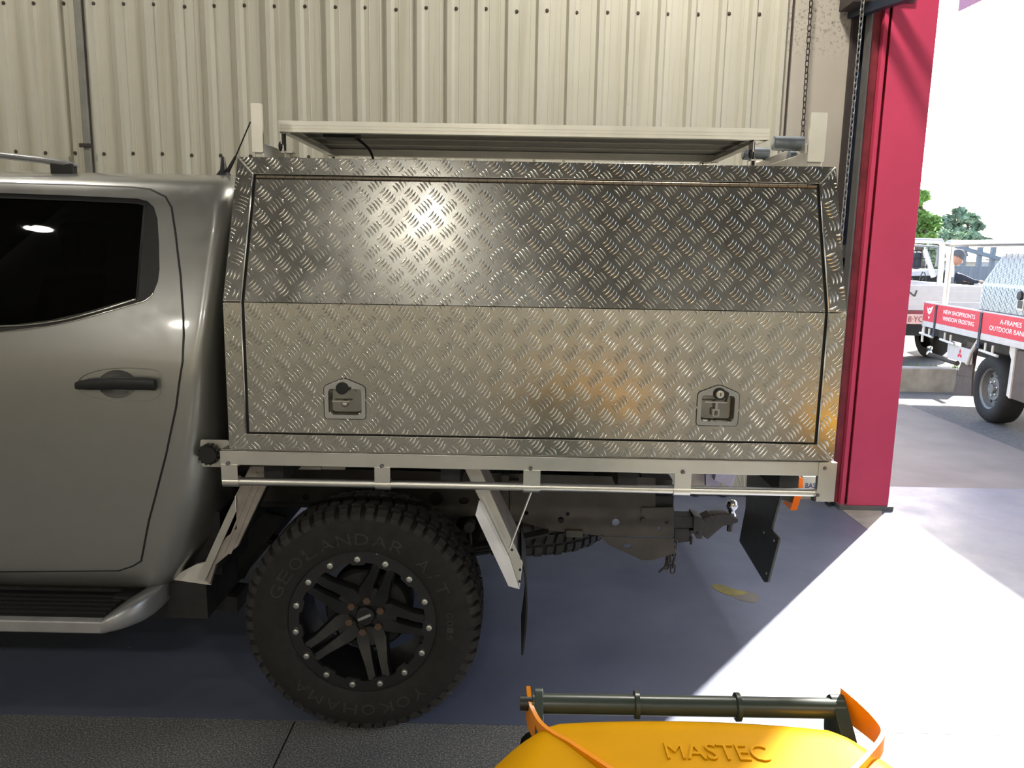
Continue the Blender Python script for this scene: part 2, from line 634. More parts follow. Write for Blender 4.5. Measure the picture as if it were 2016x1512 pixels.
# back wall of ribbed sheets
S0, S1 = at(193, 298, WALL_Y).x, at(1236, 220, WALL_Y).x
RIB = (S1 - S0) / 18.0
wall_back = structure(MB().box((-8, WALL_Y + 0.02, -0.2), (2.3, WALL_Y + 0.12, CEIL_Z)).build('wall_back', M['wall']))
def sheet_mesh(n_ribs):
    prof = []
    for k in range(n_ribs):
        x = k * RIB
        for dx, dy in ((0.0, 0), (RIB * 0.16, 0), (RIB * 0.18, -0.002), (RIB * 0.20, 0), (RIB * 0.5 - 0.029, 0), (RIB * 0.5 - 0.0135, -0.03),
                       (RIB * 0.5 + 0.0135, -0.03), (RIB * 0.5 + 0.029, 0), (RIB * 0.80, 0), (RIB * 0.82, -0.002), (RIB * 0.84, 0)):
            prof.append((x + dx, dy))
    prof.append((n_ribs * RIB, 0))
    rows = []
    for z in (0.02, CEIL_Z):
        rows.append([(x, y, z) for x, y in prof])
    return MB().grid(rows).mesh('wall_sheet', M['wall'], fix=False)
sheet4 = sheet_mesh(4)
X_START = S0 - RIB * 0.5 - RIB * 28
for k in range(30):
    x = X_START + k * 4 * RIB
    if x + 4 * RIB > 1.62:
        break
    put('wall_sheet', sheet4, wall_back, Matrix.Translation((x, WALL_Y - (0.0015 if k % 2 else 0), 0)))
x_last = X_START + k * 4 * RIB
n_left = int(round((1.63 - x_last) / RIB))
if n_left > 0:
    put('wall_sheet', sheet_mesh(n_left), wall_back, Matrix.Translation((x_last, WALL_Y, 0)))
screw_me = MB().lathe([(0.0, -0.008), (0.006, -0.008), (0.0075, -0.004), (0.0115, -0.003), (0.0115, 0.0)], (0, 0, 0), EY, 8).mesh('screw', M['screw'], smooth=40)
nr = int((1.6 - (S0 - 12 * RIB)) / RIB)
for i in range(nr + 1):
    x = S0 - 12 * RIB + i * RIB + 0.036
    if x > 1.6:
        break
    rr = random.Random(i)
    put('screw', screw_me, wall_back, Matrix.Translation((x + rr.uniform(-0.004, 0.004), WALL_Y, 3.012 + rr.uniform(-0.008, 0.008))))
    if x < -1.2:
        put('screw', screw_me, wall_back, Matrix.Translation((x + rr.uniform(-0.004, 0.004), WALL_Y, 2.14 + rr.uniform(-0.004, 0.004))))
# flat flashing at the end of the cladding
trim_1 = structure(MB().box((1.622, WALL_Y - 0.025, 0.0), (1.962, WALL_Y + 0.02, CEIL_Z)).build('trim_1', M['flashing']))
MB().box((1.606, WALL_Y - 0.012, 0.0), (1.620, WALL_Y + 0.02, CEIL_Z)).build('dark_joint', M['dark_brown'], trim_1)
MB().box((1.592, WALL_Y - 0.02, 0.0), (1.606, WALL_Y + 0.02, CEIL_Z)).build('edge_lip', M['flashing'], trim_1)
trim_2 = structure(MB().box((1.962, WALL_Y - 0.06, 0.0), (2.004, WALL_Y + 0.02, CEIL_Z)).build('trim_2', M['dark_brown']))
trim_3 = structure(MB().box((2.004, WALL_Y - 0.02, 0.0), (2.30, WALL_Y + 0.02, CEIL_Z)).build('trim_3', M['navy']))
MB().box((1.99, WALL_Y - 0.05, 1.58), (2.2, WALL_Y - 0.02, 1.66)).build('guide_bracket', M['grey_metal'], trim_3)

# other walls, ceiling, opening
structure(MB().box((-8.1, -6, -0.2), (-8, 5.17, CEIL_Z)).build('wall_left', M['wall']))
structure(MB().box((-8, -6.1, -0.2), (9, -6, CEIL_Z)).build('wall_front', M['wall']))
structure(MB().box((7.5, -6.1, -0.2), (7.6, 1.0, CEIL_Z)).build('wall_right', M['wall']))
M['ceil'] = simple('shed_roof_lining', (0.16, 0.16, 0.155), 0.6)
ceiling = structure(MB().box((-8.1, -6.1, CEIL_Z), (7.6, 5.3, CEIL_Z + 0.1)).build('ceiling', M['ceil']))
structure(MB().box((2.3, WALL_Y - 0.05, 4.75), (7.6, WALL_Y + 0.1, CEIL_Z)).build('trim_4', M['dark_brown']))
structure(MB().box((7.2, WALL_Y - 0.05, -0.03), (7.5, WALL_Y + 0.1, 4.75)).build('wall_back_right', M['wall']))

# red steel column at the opening
cy = 4.82
c0, c1 = at(1667, 1000, cy).x, at(1748, 1000, cy).x
colm = thing('steel_column', 'tall red painted steel column at the edge of the open shed doorway', 'column', (0.5 * (c0 + c1), cy, 0))
MB().box((c0, cy, 0.03), (c1, cy + 0.012, CEIL_Z)).build('flange', M['red_steel'], colm, bevel=0.003)
MB().box((c0, cy + 0.20, 0.03), (c1, cy + 0.212, CEIL_Z)).build('flange', M['red_steel'], colm)
MB().box((0.5 * (c0 + c1) - 0.005, cy + 0.012, 0.03), (0.5 * (c0 + c1) + 0.005, cy + 0.20, CEIL_Z)).build('web', M['red_steel'], colm)
MB().box((c0 - 0.012, cy + 0.03, 0.03), (c0 - 0.004, cy + 0.06, CEIL_Z)).build('guide_shadow_strip', M['red_dark'], colm)
MB().box((c0 - 0.036, cy + 0.015, 0.03), (c0 - 0.012, cy + 0.055, CEIL_Z)).build('door_guide_strip', M['red_steel'], colm)
MB().box((c0 - 0.092, cy + 0.06, 0.03), (c0 - 0.036, cy + 0.09, CEIL_Z)).build('door_guide_channel', M['red_dark'], colm)
MB().box((c0 - 0.101, cy + 0.04, 0.03), (c0 - 0.092, cy + 0.12, CEIL_Z)).build('door_guide_lip', M['grey_metal'], colm)
MB().box((c0 - 0.05, cy - 0.01, 0.0), (c1 + 0.03, cy + 0.23, 0.03)).build('base_plate', M['grey_metal'], colm)
# bare concrete threshold beside the column
ft = MB().plate([tuple(atZ(x, y, 0))[:2] for x, y in ((1650, 998), (1712, 1046), (1738, 1020), (1735, 1004), (1660, 985))], [], 0.002, Frame((0, 0, 0), EX, EY, EZ))
ft.build('threshold', M['kerb'], floor)

# header steel over the guide
hb = thing('door_header_beam', 'dark steel roller door bracket above the red column', 'beam', tuple(at(1735, 10, 4.8)))
a, b = at(1690, 24, 4.95), at(1762, 0, 4.6)
MB().beam(a + (a - b) * 0.2, b + (b - a) * 2.0, 0.05, 0.05).build('angle_bar', M['navy'], hb)
MB().beam(a + (a - b) * 0.2 + Vector((0.09, 0, 0.05)), b + (b - a) * 2 + Vector((0.09, 0, 0.05)), 0.02, 0.09).build('angle_bar', M['grey_metal'], hb)
a = at(1700, 3, 4.9)
MB().box((a.x - 0.1, 4.8, a.z - 0.03), (a.x + 0.25, 5.0, a.z + 0.3)).build('gear_box', M['dark_brown'], hb)

xe = at(1500, 1450, 0.95).x - 0.07 + (WALL_Y - 0.95) * SUN_AZ.x / SUN_AZ.y
MB().box((2.36, WALL_Y - 0.12, 4.0), (xe, WALL_Y + 0.02, 4.74)).build('added_shade_box', M['dark_brown'], hb)  # unseen box added so that most of the bin lid falls in shade
# chains
def chain(name, label, p0, p1, mat, r=0.0028, L=0.042, W=0.021):
    p0, p1 = Vector(p0), Vector(p1)
    th = thing(name, label, 'chain', tuple(p1))
    pts = []
    for k in range(16):
        a = 2 * pi * k / 16
        zz = sin(a) * W / 2 + (L / 2 - W / 2) * (1 if sin(a) >= 0 else -1)
        pts.append((cos(a) * W / 2, 0, zz))
    me = MB().tube(pts, r, 6, closed=True).mesh('link', mat, smooth=True)
    n = int((p1 - p0).length / (L - 2 * r * 1.7))
    d = (p1 - p0).normalized()
    q = (-d).to_track_quat('Z', 'Y').to_matrix().to_4x4()
    for i in range(n + 1):
        p = p0.lerp(p1, i / n)
        rot = Matrix.Rotation(radians(20 if i % 2 else 110) + random.uniform(-0.15, 0.15), 4, 'Z')
        put('link', me, th, Matrix.Translation(p) @ q @ rot)
    return th
ca, cb = at(1597, 0, 4.93), at(1580, 265, 4.93)
chain('hoist_chain', 'dark steel chain hanging in front of the plain cream flashing', ca + (ca - cb) * 0.15, cb + (cb - ca) * 0.35, M['chain'])
ca, cb = at(1699, 0, 4.72), at(1656, 470, 4.72)
chain('door_chain', 'galvanised roller door chain hanging against the navy strip beside the red column', ca + (ca - cb) * 0.1, cb + (cb - ca) * 0.1, M['chain_gal'])

# conduit on the wall
cx = at(164, 150, 5.0).x
cond = thing('wall_conduit', 'grey vertical conduit clipped to the ribbed cream wall', 'conduit', (cx, 5.0, 0))
MB().box((cx - 0.024, 4.985, 0.05), (cx + 0.018, WALL_Y, CEIL_Z)).build('conduit_pipe', M['conduit'], cond, bevel=0.006)
MB().box((cx + 0.018, 5.0, 0.05), (cx + 0.022, WALL_Y, CEIL_Z)).build('cover_edge', M['dark_brown'], cond)
zc_ = at(170, 286, 4.98).z
MB().box((cx - 0.045, 4.975, zc_ - 0.012), (cx + 0.03, 4.986, zc_ + 0.012)).build('clip', M['dark_brown'], cond, bevel=0.003)

# high-bay lamps; front wall and over-truck ones are added fill light
def emit(name, c, s_):
    t = NT(name)
    t.set(Base_Color=(0, 0, 0), Emission_Color=c, Emission_Strength=s_)
    return t.m
M['lamp'] = emit('lamp_lens', (1.0, 0.95, 0.78), 5.0)
LAMPS = [((-0.80, -0.35, 4.55), 3.0, 'round shed lamp hanging above the doorway end of the bay'),
         ((-3.9, -0.25, 4.55), 4.0, 'round shed lamp hanging deeper inside the bay'),
         ((-4.0, -4.2, 4.55), 34.0, 'added fill lamp by the front wall, deep in the bay'),
         ((-0.3, -4.2, 4.55), 34.0, 'added fill lamp by the front wall, mid bay'),
         ((3.2, -4.2, 4.55), 34.0, 'added fill lamp by the front wall, near the open side'),
         ((-3.4, 3.5, 4.85), 16.0, 'added fill lamp above the silver ute cab'),
         ((0.9, 3.5, 4.85), 42.0, 'added fill lamp above the aluminium canopy')]
for p, watt, lab in LAMPS:
    th = thing('shed_or_fill_lamp', lab, 'lamp', p)
    x, y, z = p
    k = 0.5 if watt < 8 else 1.0
    MB().lathe([(0.03, 0.42), (0.06, 0.40), (0.07, 0.25), (0.12 * k, 0.2), (0.25 * k, 0.02), (0.255 * k, 0.0), (0.24 * k, 0.0), (0.11 * k, 0.18)], p, EZ, 32).build('reflector', M['alu_dull'], th, smooth=True)
    MB().lathe([(0.0, 0.012), (0.22 * k, 0.012), (0.235 * k, 0.022), (0.0, 0.03)], p, EZ, 32).build('lens', M['lamp'], th)
    MB().cyl((x, y, z + 0.4), (x, y, CEIL_Z), 0.012, 8).build('stem', M['steel_black'], th)
    ld = bpy.data.lights.new('lamp_light', 'AREA')
    ld.shape = 'DISK'
    ld.size = 0.44 * k
    ld.energy = watt
    ld.color = (1.0, 0.95, 0.855)
    lo = bpy.data.objects.new('lamp_light', ld)
    lo.location = (x, y, z - 0.002)
    col.objects.link(lo)

# ------------------------------------------------------------------ ground outside
structure(MB().box((-60, 5.36, -0.5), (90, 120, -0.06)).build('ground', M['asphalt']))
structure(MB().box((9.1, -40, -0.5), (90, 5.36, -0.06)).build('ground_side', M['asphalt']))
structure(MB().box((2.0, 5.356, -0.06), (4.27, 9.34, -0.004)).build('driveway', M['drive']))
structure(MB().box((4.27, 5.356, -0.06), (30, 9.34, -0.012)).build('road', M['asphalt']))

# ------------------------------------------------------------------ the silver ute: cab
MID_Y = 3.25
ute = thing('pickup_truck', 'silver dual cab ute with aluminium tray and black off-road wheels', 'truck', (-1.0, MID_Y, 0))
PROF = smooth_tab([(2.44, 0.475), (2.405, 0.495), (2.378, 0.54), (2.362, 0.65), (2.352, 0.8), (2.345, 0.95), (2.342, 1.1), (2.345, 1.22), (2.362, 1.31),
                   (2.397, 1.43), (2.442, 1.56), (2.492, 1.68), (2.532, 1.752), (2.578, 1.793), (2.66, 1.818), (2.8, 1.834), (3.05, 1.846), (3.25, 1.848)], 4)
SIDE = [(z, y) for y, z in PROF if y < 2.6]
def S(z):
    return interp(SIDE, z)
def on_side(px, py):
    Y = 2.38
    for _ in range(12):
        p = at(px, py, Y)
        Y = S(p.z)
    return at(px, py, Y)
XS = [(0.45, -1.19), (0.58, -1.155), (0.8, -1.09), (1.02, -1.04), (1.2, -1.0), (1.34, -0.975), (1.64, -0.955), (1.75, -0.965), (1.80, -0.985), (1.84, -1.01)]
XB = [(0.45, -1.0), (0.6, -0.985), (0.73, -0.965), (1.0, -0.94), (1.47, -0.915), (1.8, -0.90), (1.84, -0.905)]
RY = [(0.45, 0.30), (0.6, 0.26), (0.8, 0.19), (1.0, 0.13), (1.2, 0.09), (1.4, 0.07), (1.7, 0.06), (1.84, 0.06)]
X0T = [(0.45, -2.95), (1.25, -3.0), (1.32, -2.98), (1.75, -2.42), (1.85, -2.15)]
def px_poly(pts):
    return [(p.x, p.z) for p in (on_side(*q) for q in pts)]
DOOR = px_poly([(-290, 352), (0, 359), (140, 363), (264, 368), (297, 372), (327, 387), (339, 408), (347, 461), (357, 544), (362, 620), (363, 660), (361, 711),
                (348, 802), (328, 896), (307, 978), (295, 1022), (284, 1080), (279, 1105), (262, 1115), (234, 1124), (0, 1126), (-290, 1124)])
WIN = px_poly([(-250, 374), (0, 380), (140, 385), (271, 391), (291, 396), (304, 408), (311, 431), (314, 478), (315, 530), (312, 554), (304, 574), (288, 590), (264, 598),
               (165, 626), (99, 641), (0, 653), (-250, 664)])
CUP = px_poly([(232 + 38 * cos(2 * pi * k / 24), 756 - 28 * sin(2 * pi * k / 24)) for k in range(24)])

def inside(pt, poly):
    x, y = pt
    c = False
    for i in range(len(poly)):
        (x0, y0), (x1, y1) = poly[i - 1], poly[i]
        if (y0 > y) != (y1 > y) and x < (x1 - x0) * (y - y0) / (y1 - y0) + x0:
            c = not c
    return c

def poly_dist(pt, poly):
    p = Vector(pt)
    best = 9
    for i in range(len(poly)):
        a, b = Vector(poly[i - 1]), Vector(poly[i])
        d = b - a
        t = max(0, min(1, (p - a).dot(d) / max(d.dot(d), 1e-9)))
        best = min(best, (a + d * t - p).length)
    return best

def cab_grid(sgn):
    """one half of the cab skin, sgn=1 near side, -1 far side"""
    pts = PROF
    n = len(pts)
    nrm = []
    for i in range(n):
        a, b = pts[max(i - 1, 0)], pts[min(i + 1, n - 1)]
        t = Vector((b[0] - a[0], b[1] - a[1])).normalized()
        nrm.append(Vector((t.y, -t.x)))           # inward (+y, or down on the roof)
    rows = []
    NX, NW = 60, 9
    for i, (y, z) in enumerate(pts):
        xs, xb, ry, x0 = interp(XS, z), interp(XB, z), interp(RY, z), interp(X0T, z)
        if y > 2.6:
            x0 = -2.15 - 0.1 * (y - 2.6)
        r = []
        for k in range(NX + 1):
            r.append((lerp(x0, xs, k / NX), y, z))
        for k in range(1, NW + 1):
            th = pi / 2 * k / NW
            ins = ry * (1 - cos(th))
            lift = 0.10 * max(0, 1 - (z - 0.475) / 0.5) * sin(th) ** 2
            r.append((lerp(xs, xb, sin(th)), y + nrm[i].x * ins, z + nrm[i].y * ins + lift))
        rows.append(r)
    rows = [[(x, y if sgn > 0 else 2 * MID_Y - y, z) for x, y, z in r] for r in rows]
    return rows
mb = MB()
for sgn in (1, -1):
    rows = cab_grid(sgn)
    k0 = len(mb.v)
    m, n = len(rows), len(rows[0])
    mb.v += [p for r in rows for p in r]
    for i in range(m - 1):
        for j in range(n - 1):
            q = [rows[i][j], rows[i][j + 1], rows[i + 1][j + 1], rows[i + 1][j]]
            c = (sum(p[0] for p in q) / 4, sum(p[2] for p in q) / 4)
            y = q[0][1] if sgn > 0 else 2 * MID_Y - q[0][1]
            if sgn > 0 and y < 2.6 and all(inside((p[0], p[2]), DOOR) and poly_dist((p[0], p[2]), DOOR) > 0.012 for p in q):
                continue
            idx = (k0 + i * n + j, k0 + i * n + j + 1, k0 + (i + 1) * n + j + 1, k0 + (i + 1) * n + j)
            mb.f.append(idx if sgn > 0 else tuple(reversed(idx)))
mb.build('cab_body', M['silver'], ute, smooth=35, fix=False)
# back wall of the cab with rear window
cb = MB()
ring = [r[-1] for r in cab_grid(1)] + [r[-1] for r in reversed(cab_grid(-1))]
cb.v = list(ring) + [(-0.935, MID_Y, 1.1)]
cb.f = [(i, (i + 1) % len(ring), len(ring)) for i in range(len(ring))]
cb.build('cab_back', M['silver'], ute, smooth=30)
MB().box((-0.92, 2.62, 1.25), (-0.885, 3.88, 1.70)).build('rear_window', M['glass'], ute, bevel=0.02)

def skin_panel(name, outer, holes, off, mat, parent, cell=0.035, flange=0.014, smooth=30, surf=S):
    rings = [[Vector((x, z, 0)) for x, z in outer]] + [[Vector((x, z, 0)) for x, z in h] for h in holes]
    flat = [p for r in rings for p in r]
    bm = bmesh.new()
    bv = [bm.verts.new((p.x, 0, p.y)) for p in flat]
    for t in tessellate_polygon(rings):
        try:
            bm.faces.new([bv[i] for i in t])
        except ValueError:
            pass
    xs = [p.x for p in flat]
    zs = [p.y for p in flat]
    for lo, hi, no in ((min(xs), max(xs), (1, 0, 0)), (min(zs), max(zs), (0, 0, 1))):
        if no[0]:
            step = 0.25
        else:
            step = cell
        k = int((hi - lo) / step)
        for i in range(1, k + 1):
            c = lo + i * step
            bmesh.ops.bisect_plane(bm, geom=bm.verts[:] + bm.edges[:] + bm.faces[:], plane_co=(c * no[0], 0, c * no[2]), plane_no=no, dist=1e-5)
    for v in bm.verts:
        v.co.y = surf(v.co.z) - off
    bmesh.ops.recalc_face_normals(bm, faces=bm.faces)
    s_ = sum(f.normal.y * f.calc_area() for f in bm.faces)
    if s_ > 0:
        bmesh.ops.reverse_faces(bm, faces=bm.faces)
    be = [e for e in bm.edges if len(e.link_faces) == 1]
    ret = bmesh.ops.extrude_edge_only(bm, edges=be)
    for g in ret['geom']:
        if isinstance(g, bmesh.types.BMVert):
            g.co.y += flange
    for f in bm.faces:
        f.smooth = True
    for e in bm.edges:
        if len(e.link_faces) == 2 and e.calc_face_angle(0) > radians(smooth):
            e.smooth = False
    me = bpy.data.meshes.new(name)
    bm.to_mesh(me)
    bm.free()
    me.materials.append(mat)
    return put(name, me, parent)

def inset(poly, d):
    """shrink polygon (either winding) by d"""
    area = sum(poly[i - 1][0] * poly[i][1] - poly[i][0] * poly[i - 1][1] for i in range(len(poly)))
    sg = 1 if area > 0 else -1
    out = []
    n = len(poly)
    for i in range(n):
        p, a, b = Vector(poly[i]), Vector(poly[i - 1]), Vector(poly[(i + 1) % n])
        t0, t1 = (p - a).normalized(), (b - p).normalized()
        n0, n1 = Vector((-t0.y, t0.x)) * sg, Vector((-t1.y, t1.x)) * sg
        m = (n0 + n1)
        m = m / max(m.length, 1e-6)
        k = d / max(m.dot(n0), 0.4)
        out.append(tuple(p + m * k))
    return out

door = skin_panel('rear_door', inset(DOOR, 0.004), [WIN, CUP], 0.003, M['silver'], ute)
skin_panel('door_gap_seal', inset(DOOR, -0.0015), [inset(DOOR, 0.012)], 0.0012, M['steel_black'], ute, flange=0.004)
skin_panel('window_frame', inset(WIN, -0.002), [inset(WIN, 0.016)], -0.001, M['steel_black'], door, flange=0.02)
t = NT('tinted_window_glass')
gl = t.n('ShaderNodeBsdfGlossy')
gl.inputs['Roughness'].default_value = 0.02
tr = t.n('ShaderNodeBsdfTransparent')
tr.inputs['Color'].default_value = (0.10, 0.105, 0.11, 1)
fr_ = t.n('ShaderNodeFresnel')
fr_.inputs['IOR'].default_value = 1.5
mx = t.n('ShaderNodeMixShader')
t.l(fr_.outputs[0], mx.inputs[0])
t.l(tr.outputs[0], mx.inputs[1])
t.l(gl.outputs[0], mx.inputs[2])
t.l(mx.outputs[0], t.t.nodes['Material Output'].inputs['Surface'])
M['window'] = t.m
skin_panel('window_glass', inset(WIN, 0.014), [], -0.006, M['window'], door, flange=0.001)
# quarter divider and chrome strips under the glass
def on_side_off(px, py, off):
    p = on_side(px, py)
    return p + Vector((0, -off, 0))
MB().tube([on_side_off(x, y, -0.003) for x, y in ((284, 404), (277, 480), (271, 560), (268, 592))], 0.0035, 6).build('window_divider', M['steel_black'], door)
skin_panel('quarter_panel', px_poly([(285, 402), (298, 408), (305, 432), (308, 480), (308.5, 530), (306, 552), (299, 568), (284, 584), (269, 590), (276, 500)]), [], -0.003, M['steel_black'], door, flange=0.002)
MB().tube(smooth_path([on_side_off(x, y, 0.002) for x, y in ((-250, 650), (0, 642), (66, 638), (132, 628), (198, 611), (240, 598), (268, 589))], 3), 0.0032, 6).build('chrome_strip', M['chrome'], door, smooth=True)
MB().tube(smooth_path([on_side_off(x, y, 0.003) for x, y in ((-250, 664), (0, 654), (99, 642), (165, 627), (264, 599), (288, 591), (304, 576))], 3), 0.0026, 6).build('lower_trim_strip', M['chrome'], door, smooth=True)
# handle: dish, bar, cap
c = on_side(232, 756)
rows = []
for k in range(9):
    t_ = k / 8
    rr = (1 - t_)
    dep = 0.036 * (1 - (1 - t_) ** 2)
    rows.append([(c.x + (p[0] - c.x) * (rr * 1.02 + 0.001), S(p[1]) - 0.003 + dep, c.z + (p[1] - c.z) * (rr * 1.02 + 0.001)) for p in CUP + CUP[:1]])
MB().grid(rows).build('handle_dish', M['silver'], door, smooth=True)
hb_ = [on_side_off(x, y, 0.022) for x, y in ((157, 757), (185, 754), (235, 752), (290, 753), (312, 755))]
mb = MB()
rows = []
for i, (p, hh, dd) in enumerate(zip(hb_, (0.011, 0.018, 0.020, 0.0195, 0.018), (0.014, 0.02, 0.022, 0.022, 0.02))):
    rows.append([(p.x, p.y - dd * 0.5 * (1 if abs(cos(a)) < 2 else 1) * (sin(a) if True else 1) + 0.0, p.z + hh * cos(a)) for a in [2 * pi * q / 14 for q in range(15)]])
mb.grid(rows)
mb.add(rows[0][:-1], [tuple(range(14))])
mb.add(rows[-1][:-1], [tuple(range(14))])
mb.build('door_handle', M['steel_black'], door, smooth=50)
for x in (168, 300):
    p = on_side(x, 756)
    MB().box((p.x - 0.012, p.y - 0.02, p.z - 0.012), (p.x + 0.012, p.y + 0.012, p.z + 0.012)).build('handle_mount', M['steel_black'], door)
HT = px_poly(smooth_tab([(150, 757), (165, 740), (200, 728), (250, 724), (300, 727), (316, 735), (319, 757), (314, 778), (295, 787), (250, 790), (200, 785), (165, 774), (150, 757)], 4)[:-1])
MB().tube([(x, S(z) - 0.0032, z) for x, z in HT], 0.0016, 5, closed=True).build('handle_outline', M['silver'], door, smooth=True)
# front doors, bonnet (out of frame ahead of the rear door)
F0 = [(x - 1.0, z) for x, z in [(-1.02, 0.56), (-1.02, 1.77), (-1.25, 1.77), (-1.95, 1.31), (-1.95, 0.56)]]
fd = skin_panel('front_door', F0, [[(-2.06, 1.36), (-2.06, 1.72), (-2.26, 1.72), (-2.82, 1.35)]], 0.004, M['silver'], ute)
skin_panel('window_glass', [(-2.05, 1.35), (-2.05, 1.73), (-2.27, 1.73), (-2.84, 1.34)], [], -0.004, M['glass'], fd, flange=0.001)
rows = []
for x, z1, ins in ((-2.9, 1.27, 0.0), (-3.3, 1.24, 0.01), (-3.75, 1.16, 0.05), (-3.95, 1.02, 0.14), (-4.0, 0.7, 0.16), (-4.0, 0.5, 0.18)):
    r = []
    for s_ in range(21):
        tt = s_ / 20 * 2 - 1
        y = MID_Y + tt * (0.905 - ins)
        z = z1 - 0.10 * abs(tt) ** 6
        r.append((x, y, z))
    r = [(x, MID_Y - 0.905 + ins, 0.5)] + r + [(x, MID_Y + 0.905 - ins, 0.5)]
    rows.append(r)
MB().grid(rows).build('bonnet', M['silver'], ute, smooth=40)
MB().hexa([(-3.0, 2.42, 1.27), (-3.0, 4.08, 1.27), (-2.96, 4.08, 1.27), (-2.96, 2.42, 1.27), (-2.2, 2.62, 1.80), (-2.2, 3.88, 1.80), (-2.16, 3.88, 1.80), (-2.16, 2.62, 1.80)]).build('windscreen', M['glass'], ute)
# cabin: dark tub and seats
MB().box((-2.9, 2.5, 0.5), (-0.98, 4.0, 0.72)).build('cabin_floor', M['under'], ute)
M['seat'] = simple('dark_seat_cloth', (0.045, 0.045, 0.047), 0.85)
for x, yy in ((-1.28, 2.85), (-1.28, 3.65), (-2.15, 2.85), (-2.15, 3.65)):
    st = MB().hexa([(x - 0.5, yy - 0.24, 0.7), (x - 0.5, yy + 0.24, 0.7), (x, yy + 0.24, 0.7), (x, yy - 0.24, 0.7),
                    (x - 0.5, yy - 0.24, 0.98), (x - 0.5, yy + 0.24, 0.98), (x, yy + 0.24, 0.94), (x, yy - 0.24, 0.94)]).build('seat', M['seat'], ute, bevel=0.04)
    MB().hexa([(x - 0.12, yy - 0.23, 0.9), (x + 0.02, yy - 0.23, 0.9), (x + 0.02, yy + 0.23, 0.9), (x - 0.12, yy + 0.23, 0.9),
               (x + 0.06, yy - 0.2, 1.45), (x + 0.17, yy - 0.2, 1.45), (x + 0.17, yy + 0.2, 1.45), (x + 0.06, yy + 0.2, 1.45)]).build('seat_back', M['seat'], st, bevel=0.04)
    MB().box((x + 0.1, yy - 0.13, 1.5), (x + 0.2, yy + 0.13, 1.68)).build('headrest', M['seat'], st, bevel=0.03)
# sill, underbody
MB().box((-2.95, 2.46, 0.36), (-1.02, 4.04, 0.50)).build('underbody', M['under'], ute)
# roof rail
rp = [at(x, y, 2.68) for x, y in ((-330, 262), (-150, 283), (0, 306), (80, 315), (130, 322), (154, 327))]
rows = []
for i, p in enumerate(rp):
    k = 1.0 if i < len(rp) - 1 else 0.35
    rows.append([(p.x, p.y + 0.018 * k * cos(a), p.z + 0.011 * k * sin(a)) for a in [2 * pi * q / 12 for q in range(13)]])
mb = MB().grid(rows)
mb.add(rows[-1][:-1], [tuple(range(12))])
rr_ = mb.build('roof_rail', M['silver_plastic'], ute, smooth=40)
for x0, x1 in ((103, 148), (-300, -250)):
    a, b = at(x0, 329, 2.68), at(x1, 330, 2.68)
    MB().box((a.x, 2.665, a.z - 0.03), (b.x, 2.695, a.z + 0.012)).build('rail_foot', M['steel_black'], rr_, bevel=0.004)
# aerial
p = at(441, 352, 2.78)
ae = MB().lathe([(0.0, 0.075), (0.006, 0.07), (0.012, 0.03), (0.03, 0.006), (0.034, -0.03)], p, EZ, 14).build('aerial_base', M['steel_black'], ute, smooth=True)
q0, q1 = at(446, 342, 2.78), at(464, 308, 2.78)
MB().tube([q0, q1], [0.008, 0.0045], 8).build('mast_boot', M['steel_black'], ae, smooth=40)
q2 = at(493, 240, 2.78)
pts = []
for k in range(60):
    t_ = k / 59
    pp = q1.lerp(q2, t_)
    pts.append(pp)
MB().tube(pts, [0.0022 + 0.0007 * (k % 2) for k in range(60)], 6).build('mast', M['steel_black'], ae)
# side step
ss = MB().box((-2.9, 2.27, 0.425), (-1.25, 2.47, 0.449)).build('side_step', M['steel_black'], ute, bevel=0.004)
for k in range(5):
    y = 2.295 + k * 0.03
    MB().box((-2.85, y, 0.449), (-1.27, y + 0.011, 0.454)).build('tread_rib', M['rubber'], ss)
MB().hexa([(-2.9, 2.243, 0.410), (-1.262, 2.243, 0.410), (-1.262, 2.275, 0.410), (-2.9, 2.275, 0.410),
           (-2.9, 2.248, 0.448), (-1.262, 2.248, 0.448), (-1.262, 2.275, 0.452), (-2.9, 2.275, 0.452)]).build('edge_rail', M['silver_plastic'], ss, bevel=0.006)
rows = []
NS = 14
for i in range(NS + 1):
    t_ = i / NS
    x = -1.264 + 0.122 * sin(t_ * pi / 2)
    yf = 2.242 + 0.18 * (1 - cos(t_ * pi / 2)) ** 1.1
    yb = 2.275 + 0.20 * min(1, t_ * 2.2) ** 0.8
    yb = max(yb, yf + 0.02)
    zt = 0.453 + 0.045 * (1 - (1 - min(1, t_ * 1.5)) ** 2)
    zb_ = 0.408 + 0.03 * t_ ** 3
    cy_, cz_ = (yf + yb) / 2, (zt + zb_) / 2
    a_, b_ = (yb - yf) / 2, (zt - zb_) / 2
    r = []
    for q in range(25):
        th = 2 * pi * q / 24
        e = 0.55
        r.append((x, cy_ + a_ * math.copysign(abs(cos(th)) ** e, cos(th)), cz_ + b_ * math.copysign(abs(sin(th)) ** e, sin(th))))
    rows.append(r)
mb = MB().grid(rows)
mb.add(rows[-1][:-1], [tuple(range(24))])
mb.add(rows[0][:-1], [tuple(range(24))])
mb.build('step_end_cap', M['silver_plastic'], ss, smooth=45)
MB().box((-1.30, 2.40, 0.42), (-1.22, 2.6, 0.46)).build('step_bracket', M['under'], ss)

